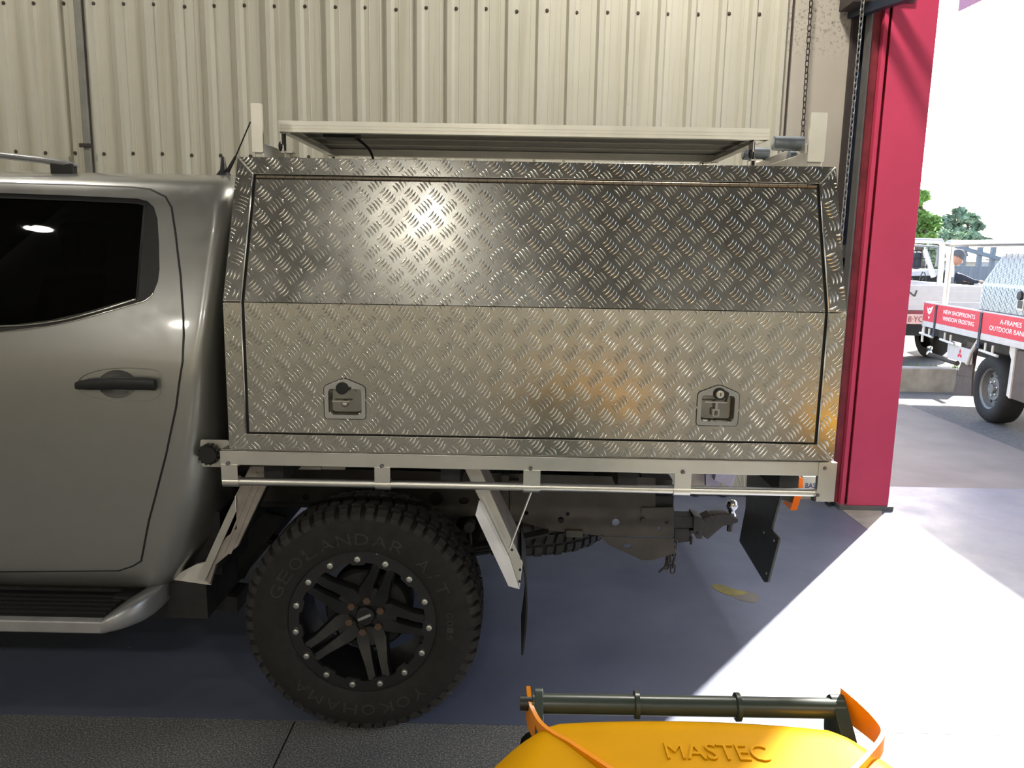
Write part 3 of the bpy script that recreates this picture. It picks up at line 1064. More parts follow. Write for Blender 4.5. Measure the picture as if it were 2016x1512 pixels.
# ------------------------------------------------------------------ toolbox canopy
D0 = 2.30
CXL, CXR = -0.861, 0.955
CZB, CZC, CZT, CDT = 0.9885, 1.432, 1.860, 0.1734
BACK_Y = 4.20
canopy = thing('toolbox_canopy', 'aluminium checker plate toolbox canopy sitting on the silver ute tray', 'canopy', ((CXL + CXR) / 2, MID_Y, CZB))
SL = sqrt((CZT - CZC) ** 2 + CDT ** 2)
LOW = Frame((0, D0, CZC), EX, EZ, -EY)                                   # v measured up from the crease
UPV = Vector((0, CDT, CZT - CZC)).normalized()
UPP = Frame((0, D0, CZC), EX, UPV, EX.cross(UPV) * -1 if EX.cross(UPV).y > 0 else EX.cross(UPV))
HL = CZC - CZB
# body: shell set a little behind the face
pr = [(D0 + 0.006, CZB), (D0 + 0.006, CZC), (D0 + 0.006 + CDT, CZT - 0.003), (BACK_Y - CDT, CZT - 0.003), (BACK_Y, CZC), (BACK_Y, CZB)]
def latch_box(cx, cy_):
    pL = at(cx, cy_, D0)
    return pL.x, pL.z - CZC
LATCH = [latch_box(680, 790), latch_box(1412, 803)]
LHOLES = [rect(x - 0.0505, y - 0.0415, x + 0.0505, y + 0.0395) for x, y in LATCH]
sh = MB()
for x in (CXL, CXR - 0.003):
    sh.plate([(y, z) for y, z in pr], [], 0.003, Frame((x, 0, 0), EY, EZ, EX))
sh.plate(rect(CXL, -(CZC - CZB), CXR, 0), LHOLES, 0.0015, LOW, -0.0075)
sh.plate(rect(CXL, 0, CXR, SL - 0.001), [], 0.0015, UPP, -0.0075)
sh.box((CXL, D0 + 0.006 + CDT, CZT - 0.006), (CXR, BACK_Y - CDT, CZT - 0.003))
sh.hexa([(CXL, BACK_Y - CDT - 0.004, CZT - 0.005), (CXR, BACK_Y - CDT - 0.004, CZT - 0.005), (CXR, BACK_Y - 0.004, CZC), (CXL, BACK_Y - 0.004, CZC),
         (CXL, BACK_Y - CDT, CZT - 0.003), (CXR, BACK_Y - CDT, CZT - 0.003), (CXR, BACK_Y, CZC), (CXL, BACK_Y, CZC)])
sh.box((CXL, BACK_Y - 0.003, CZB), (CXR, BACK_Y, CZC))
sh.box((CXL, D0 + 0.006, CZB - 0.0005), (CXR, BACK_Y, CZB + 0.002))
sh.build('canopy_body', M['treadplate'], canopy)
FW, TW, BW = 0.053, 0.058, 0.052
T = 0.006
def frame_strip(name, quad, fr, ang):
    o = MB().plate(quad, [], T, fr, 0.0).build(name, M['treadplate'], canopy, bevel=0.0018)
    return o
def clip_bm(bm, quad):
    cx = sum(p[0] for p in quad) / len(quad)
    cy_ = sum(p[1] for p in quad) / len(quad)
    for i in range(len(quad)):
        a, b = Vector(quad[i - 1]), Vector(quad[i])
        d = (b - a)
        n = Vector((-d.y, d.x)).normalized()
        if (Vector((cx, cy_)) - a).dot(n) > 0:
            n = -n
        bmesh.ops.bisect_plane(bm, geom=bm.verts[:] + bm.edges[:] + bm.faces[:], plane_co=(a.x, a.y, 0), plane_no=(n.x, n.y, 0), clear_outer=True, dist=1e-6)
BAR_T = [i / 6 for i in range(7)]
def tread(quad, fr, c0, parent, ang=0.0, org=(0, 0), skip=(), pitch=0.0742, margin=0.0):
    """raised five-bar pattern over a convex polygon of a panel"""
    xs = [p[0] for p in quad]
    ys = [p[1] for p in quad]
    cx, cy_ = (min(xs) + max(xs)) / 2, (min(ys) + max(ys)) / 2
    R_ = max(max(xs) - min(xs), max(ys) - min(ys)) / 2 + 0.1
    ca, sa = cos(ang), sin(ang)
    vs_, fs = [], []
    N = int(R_ * 1.5 / pitch) + 2
    L, Wd, sp, H = 0.0365, 0.0031, 0.0112, 0.0023
    for i in range(-N, N + 1):
        for j in range(-N, N + 1):
            for typ in (0, 1):
                gx = (i + 0.5 * typ) * pitch + org[0]
                gy = (j + 0.5 * typ) * pitch + org[1]
                x, y = cx + gx * ca - gy * sa, cy_ + gx * sa + gy * ca
                if x < min(xs) - 0.04 or x > max(xs) + 0.04 or y < min(ys) - 0.04 or y > max(ys) + 0.04:
                    continue
                th = ang + (radians(52) if typ == 0 else radians(-52) + pi)
                dx, dy = cos(th), sin(th)
                nx, ny = -dy, dx
                for b in range(5):
                    o = (b - 2) * sp
                    sl = (b - 2) * 0.0016 * (1 if typ == 0 else -1)
                    bx, by = x + nx * o + dx * sl, y + ny * o + dy * sl
                    if any(r[0] < bx < r[2] and r[1] < by < r[3] for r in skip):
                        continue
                    ln = L * (1.0 if b in (1, 2, 3) else 0.86)
                    k = len(vs_)
                    for t_ in BAR_T:
                        s_ = (t_ - 0.5) * ln
                        w = Wd * (1 - (2 * t_ - 1) ** 2) ** 0.8
                        h = H * (1 - (2 * t_ - 1) ** 2) ** 0.6
                        bow = 0.0028 * (1 - (2 * t_ - 1) ** 2)
                        mx_, my_ = bx + dx * s_ - nx * bow, by + dy * s_ - ny * bow
                        vs_ += [(mx_ - nx * w, my_ - ny * w, 0), (mx_ - nx * w * 0.3, my_ - ny * w * 0.3, h), (mx_ + nx * w * 0.3, my_ + ny * w * 0.3, h), (mx_ + nx * w, my_ + ny * w, 0)]
                    for q in range(6):
                        for e in range(3):
                            fs.append((k + q * 4 + e, k + (q + 1) * 4 + e, k + (q + 1) * 4 + e + 1, k + q * 4 + e + 1))
    me = bpy.data.meshes.new('tread_pattern')
    me.from_pydata(vs_, [], fs)
    bm = bmesh.new()
    bm.from_mesh(me)
    clip_bm(bm, quad)
    for v in bm.verts:
        v.co = fr.p(v.co.x, v.co.y, c0 + v.co.z)
    for f in bm.faces:
        f.smooth = True
    f0 = [f for f in bm.faces if f.calc_area() > 1e-8]
    if f0 and sum(f.normal.dot(fr.n) for f in f0) < 0:
        bmesh.ops.reverse_faces(bm, faces=bm.faces)
    bm.to_mesh(me)
    bm.free()
    me.materials.append(M['treadbar'])
    return stuff(put('tread_pattern', me, parent))
def shrink(q, d):
    return inset(q, d)
# mitred frame: left, right (two pieces each, bent at the crease), top, bottom
iL, iR, iT, iB = CXL + FW, CXR - FW, SL - TW, -HL + BW
strips = [('frame_side', [(CXL, -HL), (iL, iB), (iL, 0), (CXL, 0)], LOW, 0.0, (0.01, 0.02)),
          ('frame_side', [(CXL, 0), (iL, 0), (iL, iT), (CXL, SL)], UPP, radians(28), (0.0, 0.03)),
          ('frame_side', [(CXR, -HL), (CXR, 0), (iR, 0), (iR, iB)], LOW, 0.0, (0.02, 0.0)),
          ('frame_side', [(CXR, 0), (CXR, SL), (iR, iT), (iR, 0)], UPP, radians(-28), (0.03, 0.01)),
          ('frame_top', [(CXL, SL), (iL, iT), (iR, iT), (CXR, SL)], UPP, 0.0, (0.02, 0.012)),
          ('frame_bottom', [(CXL, -HL), (CXR, -HL), (iR, iB), (iL, iB)], LOW, 0.0, (0.015, 0.01))]
for nm, q, fr, ang, org in strips:
    q2 = shrink(q, 0.0008)
    o = frame_strip(nm, q2, fr, ang)
    tread(shrink(q, 0.004), fr, T, o, ang, org)
# weld beads on the mitres and the lip around the opening
def bead(a, b, fr1, r=0.0028, n=22):
    pts = []
    for k in range(n):
        t_ = k / (n - 1)
        pts.append(fr1.p(lerp(a[0], b[0], t_), lerp(a[1], b[1], t_), T * 0.9))
    return MB().tube(pts, [r * (0.8 + 0.4 * random.random()) for _ in range(n)], 6).build('weld_bead', M['alu'], canopy, smooth=True)
bead((CXL + 0.003, SL - 0.003), (iL, iT), UPP)
bead((CXR - 0.003, SL - 0.003), (iR, iT), UPP)
bead((CXL + 0.003, -HL + 0.003), (iL, iB), LOW)
bead((CXR - 0.003, -HL + 0.003), (iR, iB), LOW)
for x in (iL, iR):
    MB().tube([LOW.p(x, iB, T * 0.8), LOW.p(x, 0, T * 0.8)], 0.0025, 8).build('opening_lip', M['alu'], canopy, smooth=True)
    MB().tube([UPP.p(x, 0, T * 0.8), UPP.p(x, iT, T * 0.8)], 0.0025, 8).build('opening_lip', M['alu'], canopy, smooth=True)
# black seal in the gap
SEAL = 0.0012
MB().plate([(iL, iB), (iR, iB), (iR, 0), (iL, 0)], LHOLES, SEAL, LOW, 0.0).build('door_seal', M['rubber'], canopy)
MB().plate([(iL, 0), (iR, 0), (iR, iT), (iL, iT)], [], SEAL, UPP, 0.0).build('door_seal', M['rubber'], canopy)
# door: one sheet bent at the crease, latch cut-outs in the lower part
dL, dR, dB, dT = iL + 0.0105, iR - 0.0105, iB + 0.005, iT - 0.016
LW, LH = 0.061, 0.052
holes = [rect(x - 0.050, y - 0.041, x + 0.050, y + 0.039) for x, y in LATCH]
dm = MB()
DT_ = 0.0045
dm.plate([(dL, dB), (dR, dB), (dR, 0), (dL, 0)], holes, DT_, LOW, SEAL)
dm.plate([(dL, 0), (dR, 0), (dR, dT), (dL, dT)], [], DT_, UPP, SEAL)
door_c = dm.build('canopy_door', M['treadplate'], canopy)
sk = [(x - 0.064, y - 0.056, x + 0.064, y + 0.072) for x, y in LATCH]
tread([(dL + 0.002, dB + 0.002), (dR - 0.002, dB + 0.002), (dR - 0.002, -0.001), (dL + 0.002, -0.001)], LOW, SEAL + DT_, door_c, 0.0, (0.0, 0.022), sk)
tread([(dL + 0.002, 0.001), (dR - 0.002, 0.001), (dR - 0.002, dT - 0.001), (dL + 0.002, dT - 0.001)], UPP, SEAL + DT_, door_c, 0.0, (0.0, 0.0))
# piano hinge
M['hinge'] = simple('brown_hinge_steel', (0.22, 0.185, 0.145), 0.4, 1.0)
hz = iT - 0.009
n_k = 58
kl = (dR - dL) / n_k
kn = MB().cyl((-kl * 0.475, 0, 0), (kl * 0.475, 0, 0), 0.0058, 10).mesh('hinge_knuckle', M['hinge'], smooth=50)
MB().plate([(dL, iT - 0.016), (dR, iT - 0.016), (dR, iT - 0.001), (dL, iT - 0.001)], [], 0.003, UPP, SEAL).build('hinge_leaf', M['under'], canopy)
hinge = MB().cyl(UPP.p(dL, hz, 0.006), UPP.p(dR, hz, 0.006), 0.0035, 8).build('hinge_pin', M['steel_black'], canopy)
for k in range(n_k):
    put('hinge_knuckle', kn, hinge, Matrix.Translation(UPP.p(dL + (k + 0.5) * kl, hz, 0.006)))
# latches
M['dish'] = simple('dull_latch_steel', (0.34, 0.33, 0.30), 0.18, 1.0)
def latch(cx, cy_, opened):
    pen = rounded([(cx - LW, cy_ - LH), (cx + LW, cy_ - LH), (cx + LW, cy_ + 0.046), (cx, cy_ + 0.071), (cx - LW, cy_ + 0.046)], 0.011, 4)
    hole = rounded(rect(cx - 0.049, cy_ - 0.040, cx + 0.049, cy_ + 0.038), 0.012, 4)
    pl = MB().plate(pen, [hole], 0.0022, LOW, SEAL + DT_).build('latch_plate', M['chrome'], canopy, bevel=0.0008)
    MB().plate(inset(pen, -0.0022), [hole], 0.0012, LOW, SEAL + DT_).build('latch_gasket', M['rubber'], pl)
    # dish
    rows = []
    for s_, dep in ((1.0, 0.0022), (0.985, -0.004), (0.93, -0.022), (0.88, -0.026)):
        rows.append([LOW.p(cx + (x - cx) * s_, cy_ + (y - cy_) * s_, SEAL + DT_ + dep) for x, y in hole + hole[:1]])
    d = MB().grid(rows)
    d.add([LOW.p(cx + (x - cx) * 0.88, cy_ + (y - cy_) * 0.88, SEAL + DT_ - 0.026) for x, y in hole], [tuple(range(len(hole)))])
    d.build('latch_dish', M['dish'], pl, smooth=30)
    z0 = SEAL + DT_
    hy = cy_ + (0.018 if opened else -0.001)
    MB().beam(LOW.p(cx - 0.040, hy, z0 - 0.006), LOW.p(cx + 0.013 if not opened else cx + 0.028, hy, z0 - 0.006), 0.007, 0.005).build('t_handle', M['chrome'], pl, bevel=0.001)
    if opened:
        MB().beam(LOW.p(cx - 0.002, hy, z0 - 0.008), LOW.p(cx - 0.002, cy_ - 0.008, z0 - 0.010), 0.008, 0.006, -EY).build('handle_stem', M['chrome'], pl, bevel=0.001)
        MB().plate(rounded(rect(cx - 0.013, cy_ - 0.027, cx + 0.008, cy_ - 0.004), 0.004), [rect(cx - 0.008, cy_ - 0.024, cx + 0.003, cy_ - 0.009)], 0.006, LOW, z0 - 0.014).build('handle_yoke', M['chrome'], pl)
    else:
        MB().lathe([(0.0, 0.012), (0.008, 0.011), (0.012, 0.0)], LOW.p(cx - 0.006, cy_ - 0.010, z0 - 0.024), -EY, 16).build('handle_boss', M['chrome'], pl, smooth=True)
    for sx in (-0.034, 0.026):
        MB().lathe([(0.0, 0.003), (0.003, 0.0025), (0.004, 0.0)], LOW.p(cx + sx, cy_ + 0.031, z0 - 0.024), -EY, 8).build('rivet', M['bolt'], pl, smooth=True)
    lx, ly = cx + (0.002 if opened else -0.007), cy_ + (0.044 if opened else 0.041)
    cap = MB().lathe([(0.0, 0.010), (0.0165, 0.009), (0.0185, 0.006), (0.0185, 0.0)], LOW.p(lx, ly, z0 + 0.0022), -EY, 20).build('lock_cap', M['steel_black'], pl, smooth=40)
    if opened:
        MB().lathe([(0.0, 0.0115), (0.009, 0.0115), (0.0115, 0.0108), (0.0115, 0.008)], LOW.p(lx, ly, z0 + 0.0022), -EY, 18).build('lock_barrel', M['bolt'], pl, smooth=30)
        MB().beam(LOW.p(lx + 0.001, ly - 0.005, z0 + 0.0137), LOW.p(lx + 0.001, ly + 0.005, z0 + 0.0137), 0.003, 0.001, -EY).build('keyhole', M['steel_black'], pl)
        MB().beam(LOW.p(lx + 0.012, ly + 0.006, z0 + 0.008), LOW.p(lx + 0.024, ly + 0.001, z0 + 0.009), 0.010, 0.004, -EY).build('cap_flap', M['steel_black'], pl, bevel=0.001)
        MB().beam(LOW.p(lx + 0.0235, ly + 0.004, z0 + 0.008), LOW.p(lx + 0.0175, ly - 0.023, z0 + 0.008), 0.008, 0.004, -EY).build('cap_flap', M['steel_black'], pl, bevel=0.001)
    else:
        MB().beam(LOW.p(lx + 0.014, ly, z0 + 0.005), LOW.p(lx + 0.026, ly + 0.001, z0 + 0.005), 0.007, 0.004, -EY).build('cap_flap', M['steel_black'], pl, bevel=0.001)
latch(LATCH[0][0], LATCH[0][1], False)
latch(LATCH[1][0], LATCH[1][1], True)

# ---- roof bars, stops and solar panel (bolted to the canopy)
def cross_bar(px0, px1, py0, py1, rear):
    a, b = at(px0, py0, 2.50), at(px1, py1, 2.50)
    x0, x1, z1, z0 = a.x, b.x, a.z, b.z
    z0 = max(z0, CZT + 0.012)
    st_ = MB().plate(rounded(rect(x0, z0, x1, z1), 0.004), [], 0.012, Frame((0, 2.50, 0), EX, EZ, -EY), -0.012).build('roof_bar_stop', M['alu'], canopy, bevel=0.001)
    bar = MB().box((x0 + 0.004, 2.512, CZT + 0.004), (x1 - 0.002, 4.0, CZT + 0.050)).build('roof_bar', M['alu_dull'], canopy, bevel=0.003)
    MB().box((x0 + 0.004, 3.98, CZT + 0.004), (x1 - 0.002, 3.992, z1)).build('roof_bar_stop', M['alu'], canopy)
    for yy in (2.56, 3.9):
        MB().box((x0 + 0.01, yy, CZT - 0.004), (x1 - 0.008, yy + 0.05, CZT + 0.006)).build('bar_foot', M['steel_black'], bar)
    return bar
cross_bar(493, 518, 203, 300, False)
rb = cross_bar(1597, 1622, 221, 319, True)
# grey rollers at the rear bar
rx = at(1593, 280, 2.6).x
for (pxa, pya, Y, r) in ((1521, 282, 2.66, 0.023), (1462, 302, 3.02, 0.023)):
    p = at(pxa, pya, Y)
    MB().lathe([(0.0, 0.0), (r - 0.003, 0.0), (r, 0.003), (r, rx - p.x), (0, rx - p.x)], p, EX, 20).build('roller', M['grey_tube'], canopy, smooth=40)
p = at(1565, 303, 2.7)
MB().cyl(p + Vector((-0.02, 0, -0.01)), (rx, p.y, p.z - 0.01), 0.022, 16).build('roller', M['grey_tube'], canopy, smooth=40)
q = at(1500, 300, 2.68)
MB().box((rx - 0.012, 2.6, CZT + 0.05), (rx + 0.02, 3.7, CZT + 0.085)).build('roller_rail', M['alu_dull'], canopy, bevel=0.003)
# solar panel
sx0, sx1, sy0, sy1 = -0.778, 0.793, 2.62, 3.30
sz1, sz0 = 1.992, 1.957
sp = MB()
for (a, b) in (((sx0, sy0), (sx1, sy0 + 0.03)), ((sx0, sy1 - 0.03), (sx1, sy1)), ((sx0, sy0 + 0.03), (sx0 + 0.03, sy1 - 0.03)), ((sx1 - 0.03, sy0 + 0.03), (sx1, sy1 - 0.03))):
    pass
fr_prof = [(0.0, sz0), (0.028, sz0), (0.028, sz0 + 0.002), (0.003, sz0 + 0.002), (0.003, sz1 - 0.008), (0.010, sz1 - 0.008), (0.010, sz1), (0.0, sz1)]
spanel = MB().box((sx0 + 0.003, sy0 + 0.003, sz1 - 0.006), (sx1 - 0.003, sy1 - 0.003, sz1 - 0.002)).build('solar_panel', M['solar_back'], canopy)
MB().plate(fr_prof, [], sx1 - sx0, Frame((sx0, sy0, 0), EY, EZ, EX)).build('panel_frame', M['alu'], spanel)
MB().plate(fr_prof, [], sx1 - sx0, Frame((sx1, sy1, 0), -EY, EZ, -EX)).build('panel_frame', M['alu'], spanel)
MB().plate(fr_prof, [], sy1 - sy0 - 0.002, Frame((sx0, sy0 + 0.001, 0), EX, EZ, EY)).build('panel_frame', M['alu'], spanel)
MB().plate(fr_prof, [], sy1 - sy0 - 0.002, Frame((sx1, sy0 + 0.001, 0), -EX, EZ, EY)).build('panel_frame', M['alu'], spanel)
for k in range(2):
    zz = sz0 + 0.010 + 0.010 * k
    MB().box((sx0, sy0 - 0.0006, zz), (sx1, sy0 + 0.001, zz + 0.0012)).build('frame_groove', M['alu_dull'], spanel)
for k in range(3):
    yy = lerp(sy0, sy1, (k + 1) / 4)
    MB().box((sx0 + 0.004, yy - 0.004, sz1 - 0.010), (sx1 - 0.004, yy + 0.004, sz1 - 0.006)).build('back_rib', M['alu_dull'], spanel)
ja, jb = at(635, 264, 2.75), at(700, 278, 2.75)
jy = 2.75
MB().box((ja.x, jy, sz1 - 0.032), (jb.x, jy + 0.10, sz1 - 0.006)).build('junction_box', M['steel_black'], spanel, bevel=0.004)
pts = smooth_path([at(688, 270, jy + 0.04), at(703, 274, jy + 0.04), at(720, 287, jy + 0.03), at(730, 300, jy + 0.02), at(736, 318, jy)], 6)
MB().tube(pts, 0.0045, 8).build('panel_cable', M['steel_black'], spanel, smooth=True)
# feet of the panel: bent clips
for (fx, fy) in ((sx0 + 0.018, sy0 + 0.012), (sx1 - 0.03, sy0 + 0.012), (sx0 + 0.03, sy1 - 0.03), (sx1 - 0.05, sy1 - 0.03)):
    f = MB().box((fx - 0.016, fy, sz0 - 0.036), (fx - 0.013, fy + 0.05, sz0)).box((fx - 0.016, fy, sz0 - 0.003), (fx + 0.016, fy + 0.05, sz0)).build('panel_foot', M['alu'], spanel)
    MB().box((fx - 0.006, fy + 0.004, CZT), (fx - 0.003, fy + 0.05, CZT + 0.04)).box((fx - 0.018, fy + 0.004, CZT + 0.034), (fx + 0.018, fy + 0.05, CZT + 0.038)).build('panel_foot', M['alu'], spanel)
    MB().cyl((fx - 0.008, fy + 0.02, CZT + 0.01), (fx - 0.008, fy + 0.02, sz0 - 0.002), 0.004, 8).build('foot_bolt', M['steel_black'], spanel)
    MB().sphere((fx - 0.02, fy + 0.01, CZT + 0.055), 0.007, 8, 6, (1, 1, 2.2)).build('wing_nut', M['steel_black'], spanel, smooth=True)

# ------------------------------------------------------------------ tray of the ute
tray = MB().box((-0.888, 2.30, 0.945), (0.958, 4.2, 0.9875)).build('tray_deck', M['alu_dull'], ute)
mb = MB().box((-0.888, 2.288, 0.9435), (0.912, 2.302, 0.9868))
mb.build('side_rail', M['alu'], tray, bevel=0.002)
MB().box((-0.888, 2.286, 0.9835), (0.912, 2.288, 0.9855)).build('rail_edge', M['alu_dull'], tray)
MB().box((0.908, 2.284, 0.866), (0.962, 2.302, 0.9872)).build('corner_plate', M['alu'], tray, bevel=0.001)
for (x0, x1) in ((-0.884, -0.835), (-0.422, -0.375), (0.026, 0.077), (0.480, 0.530)):
    br = MB().box((x0, 2.284, 0.898), (x1, 2.288, 0.945)).build('rail_bracket', M['alu'], tray)
    MB().lathe([(0.0172, 0), (0.0172, x1 - x0), (0.0125, x1 - x0), (0.0125, 0)], (x0, 2.302, 0.889), EX, 20, closed=True).build('bracket_collar', M['alu'], tray, smooth=40)
MB().cyl((-0.88, 2.302, 0.889), (0.915, 2.302, 0.889), 0.0125, 18).build('tie_rail', M['alu'], tray, smooth=40)
bolt_me = MB().lathe([(0.0, -0.0045), (0.003, -0.0045), (0.0055, -0.002), (0.006, 0.0)], (0, 0, 0), EY, 12).mesh('bolt', M['grey_metal'], smooth=40)
for px, py, in ((448, 913), (751, 918), (1045, 923), (1345, 930), (1624, 922), (1610, 975)):
    p = at(px, py, 2.284)
    put('bolt', bolt_me, tray, Matrix.Translation((p.x, 2.284, p.z)))
for x in (-0.75, -0.2, 0.35, 0.85):
    MB().box((x - 0.03, 2.36, 0.865), (x + 0.03, 4.14, 0.945)).build('cross_member', M['under'], tray)
# fuel filler in the gap between cab and tray
p = at(412, 893, 2.365)
ff = MB().plate(rounded(rect(-0.03, -0.045, 0.06, 0.042), 0.008), [], 0.004, Frame((p.x, 2.378, p.z), EX, EZ, -EY)).build('filler_bracket', M['alu_dull'], ute)
MB().box((p.x + 0.03, 2.374, p.z - 0.04), (-0.86, 2.378, p.z - 0.005)).build('filler_arm', M['alu_dull'], ff)
prof = [(0.0, 0.03), (0.026, 0.03), (0.031, 0.024), (0.031, 0.0), (0.0, 0.0)]
mb = MB().lathe(prof, (p.x + 0.002, 2.374, p.z), -EY, 28)
for k in range(14):
    a = 2 * pi * k / 14
    mb.cyl((p.x + 0.002 + 0.030 * cos(a), 2.374, p.z + 0.030 * sin(a)), (p.x + 0.002 + 0.030 * cos(a), 2.348, p.z + 0.030 * sin(a)), 0.004, 6)
mb.build('filler_cap', M['steel_black'], ff, smooth=40)

# ------------------------------------------------------------------ wheels (local: axis Y, outer face towards -Y)
TR = 0.389
half = [(0.240, -0.112), (0.247, -0.122), (0.262, -0.128), (0.290, -0.1335), (0.322, -0.134), (0.346, -0.130), (0.362, -0.1225), (0.371, -0.110), (0.376, -0.092), (0.378, -0.06), (0.379, 0.0)]
tyre_prof = half + [(r, -y) for r, y in reversed(half[:-1])]
tyre_me = MB().lathe(smooth_tab(tyre_prof, 3), (0, 0, 0), EY, 96, EX).mesh('wheel', M['rubber'], smooth=True)
mb = MB()
NB = 56
def block(a0, a1, y0, y1, r0, r1, sk=0.0):
    c = []
    for r in (r0, r1):
        for (a, y) in ((a0, y0), (a1, y0), (a1 + sk, y1), (a0 + sk, y1)):
            c.append((r * cos(a), y, r * sin(a)))
    mb.hexa(c)
for k in range(NB):
    a = 2 * pi * k / NB
    w = 2 * pi / NB
    for sg in (-1, 1):
        # shoulder lug wraps over the edge
        a0, a1 = a, a + w * (0.60 if k % 2 else 0.70)
        c = []
        for rr, yy in ((0.352, 0.1275), (0.372, 0.1225 if k % 2 else 0.126), (0.387, 0.104), (0.3875, 0.082), (0.372, 0.08)):
            for aa in (a0, a1):
                c.append((rr * cos(aa), sg * yy, rr * sin(aa)))
        f = [(0, 2, 3, 1), (2, 4, 5, 3), (4, 6, 7, 5), (6, 8, 9, 7), (0, 8, 6, 4, 2), (1, 3, 5, 7, 9)]
        mb.add(c, f)
        block(a + w * 0.2, a + w * 0.85, sg * 0.072, sg * 0.034, 0.370, 0.3885, sg * w * 0.3)
    block(a, a + w * 0.72, -0.026, 0.026, 0.370, TR, w * 0.2)
tread_me = mb.mesh('tyre_tread', M['tread'])
# sidewall lettering, each word one raised part
def arc_word(word, a_mid, r, h, span, depth=0.0016):
    w = MB()
    n = len(word)
    for i, ch in enumerate(word):
        if ch == ' ':
            continue
        ang = a_mid + span / 2 - span * (i + 0.5) / n
        me = text_mesh(ch, 0.0)
        xs = [v.co.x for v in me.vertices]
        ys = [v.co.y for v in me.vertices]
        wx = max(xs) - min(xs)
        cw = min(span * r / n * 0.82, h * 1.25)
        if ch in 'I/':
            cw *= 0.5
        d, tdir = Vector((cos(ang), 0, sin(ang))), Vector((sin(ang), 0, -cos(ang)))
        vs_ = []
        for v in me.vertices:
            b = (v.co.y) / 0.7 * h
            a_ = ((v.co.x - min(xs)) / max(wx, 1e-4) - 0.5) * cw
            rad = r + b
            yy = -interp([(rr, -y) for r2, y in half for rr in (r2,)], rad)
            vs_.append(d * rad + tdir * a_ + Vector((0, yy - depth, 0)))
        w.add(vs_, [tuple(p.vertices) for p in me.polygons])
        bpy.data.meshes.remove(me)
    return w
M['letter'] = simple('raised_rubber', (0.03, 0.0295, 0.028), 0.6)
words = [arc_word('GEOLANDAR', radians(112), 0.272, 0.040, radians(104)), arc_word('A/T', radians(36), 0.272, 0.040, radians(30)),
         arc_word('YOKOHAMA', radians(-92), 0.282, 0.036, radians(92)), arc_word('G015', radians(0), 0.278, 0.022, radians(20))]
word_me = [w.mesh('sidewall_word', M['letter'], fix=False) for w in words]
# rim
def pol(r, a):
    return (r * cos(a), r * sin(a))
FACE = -0.117
RF = Frame((0, 0, 0), EX, EZ, -EY)
A0 = radians(69)
inner = []
for k in range(15):
    a = A0 + 2 * pi * k / 15
    w = 2 * pi / 15
    for t_, rr in ((-0.5, 0.207), (-0.30, 0.207), (-0.22, 0.199), (0.0, 0.1985), (0.22, 0.199), (0.30, 0.207)):
        inner.append(pol(rr, a + w * t_))
ring = MB().plate(circle(0, 0, 0.2415, 90), [inner], 0.014, RF, -FACE - 0.014)
ring_me = ring.mesh('beadlock_ring', M['rim'])
rim = MB().lathe([(0.2405, -0.112), (0.243, -0.118), (0.246, -0.1165), (0.247, -0.108)], (0, 0, 0), EY, 72, EX)
rim.lathe([(0.228, -0.108), (0.222, -0.085), (0.212, -0.05), (0.205, 0.02), (0.21, 0.09), (0.235, 0.11), (0.247, 0.112), (0.247, 0.10)], (0, 0, 0), EY, 72, EX)
rim_me = rim.mesh('rim', M['rim'], smooth=40)
sp_ = MB()
HUBD = -0.068
for k in range(1):
    a = radians(69)
    d, tn = Vector((cos(a), 0, sin(a))), Vector((-sin(a), 0, cos(a)))
    for sg in (-1, 1):
        def pt(r, o, y):
            return d * r + tn * o * sg + Vector((0, y, 0))
        secs = [(0.045, 0.002, 0.050, HUBD), (0.085, 0.005, 0.056, HUBD - 0.004), (0.12, 0.008, 0.050, -0.085), (0.165, 0.0085, 0.043, -0.102), (0.222, 0.009, 0.042, -0.1145)]
        rows = []
        for r, o0, o1, y in secs:
            rows.append([pt(r, o0, y + 0.010), pt(r, o0 + 0.003, y), pt(r, o1 - 0.006, y), pt(r, o1, y + 0.010), pt(r, o1 - 0.002, y + 0.034), pt(r, o0, y + 0.034), pt(r, o0, y + 0.010)])
        sp_.grid(rows, flip=sg < 0)
    sp_.hexa([d * 0.04 - tn * 0.01 + Vector((0, HUBD, 0)), d * 0.105 - tn * 0.008 + Vector((0, HUBD - 0.004, 0)), d * 0.105 + tn * 0.008 + Vector((0, HUBD - 0.004, 0)), d * 0.04 + tn * 0.01 + Vector((0, HUBD, 0)),
              d * 0.04 - tn * 0.01 + Vector((0, HUBD + 0.03, 0)), d * 0.105 - tn * 0.008 + Vector((0, HUBD + 0.026, 0)), d * 0.105 + tn * 0.008 + Vector((0, HUBD + 0.026, 0)), d * 0.04 + tn * 0.01 + Vector((0, HUBD + 0.03, 0))])
spoke_me = sp_.mesh('spoke', M['rim'], smooth=40)
hub_me = MB().lathe([(0.0, -0.062), (0.030, -0.062), (0.033, -0.060), (0.034, -0.054), (0.066, -0.054), (0.074, -0.060), (0.079, -0.066), (0.083, -0.060), (0.083, 0.0), (0.0, 0.0)], (0, 0, 0), EY, 48, EX).mesh('hub', M['rim'], smooth=40)
cap_me = MB().lathe([(0.0, -0.080), (0.028, -0.079), (0.032, -0.075), (0.033, -0.055)], (0, 0, 0), EY, 32, EX).mesh('hub_cap', M['rim'], smooth=40)
badge = MB()
bf = Frame((0, -0.080, 0), Vector((cos(0.44), 0, sin(0.44))), Vector((-sin(0.44), 0, cos(0.44))), -EY)
badge.plate(rounded(rect(-0.0235, -0.0045, 0.0235, 0.0045), 0.002), [], 0.0012, bf)
badge_me = badge.mesh('cap_badge', M['bolt'])
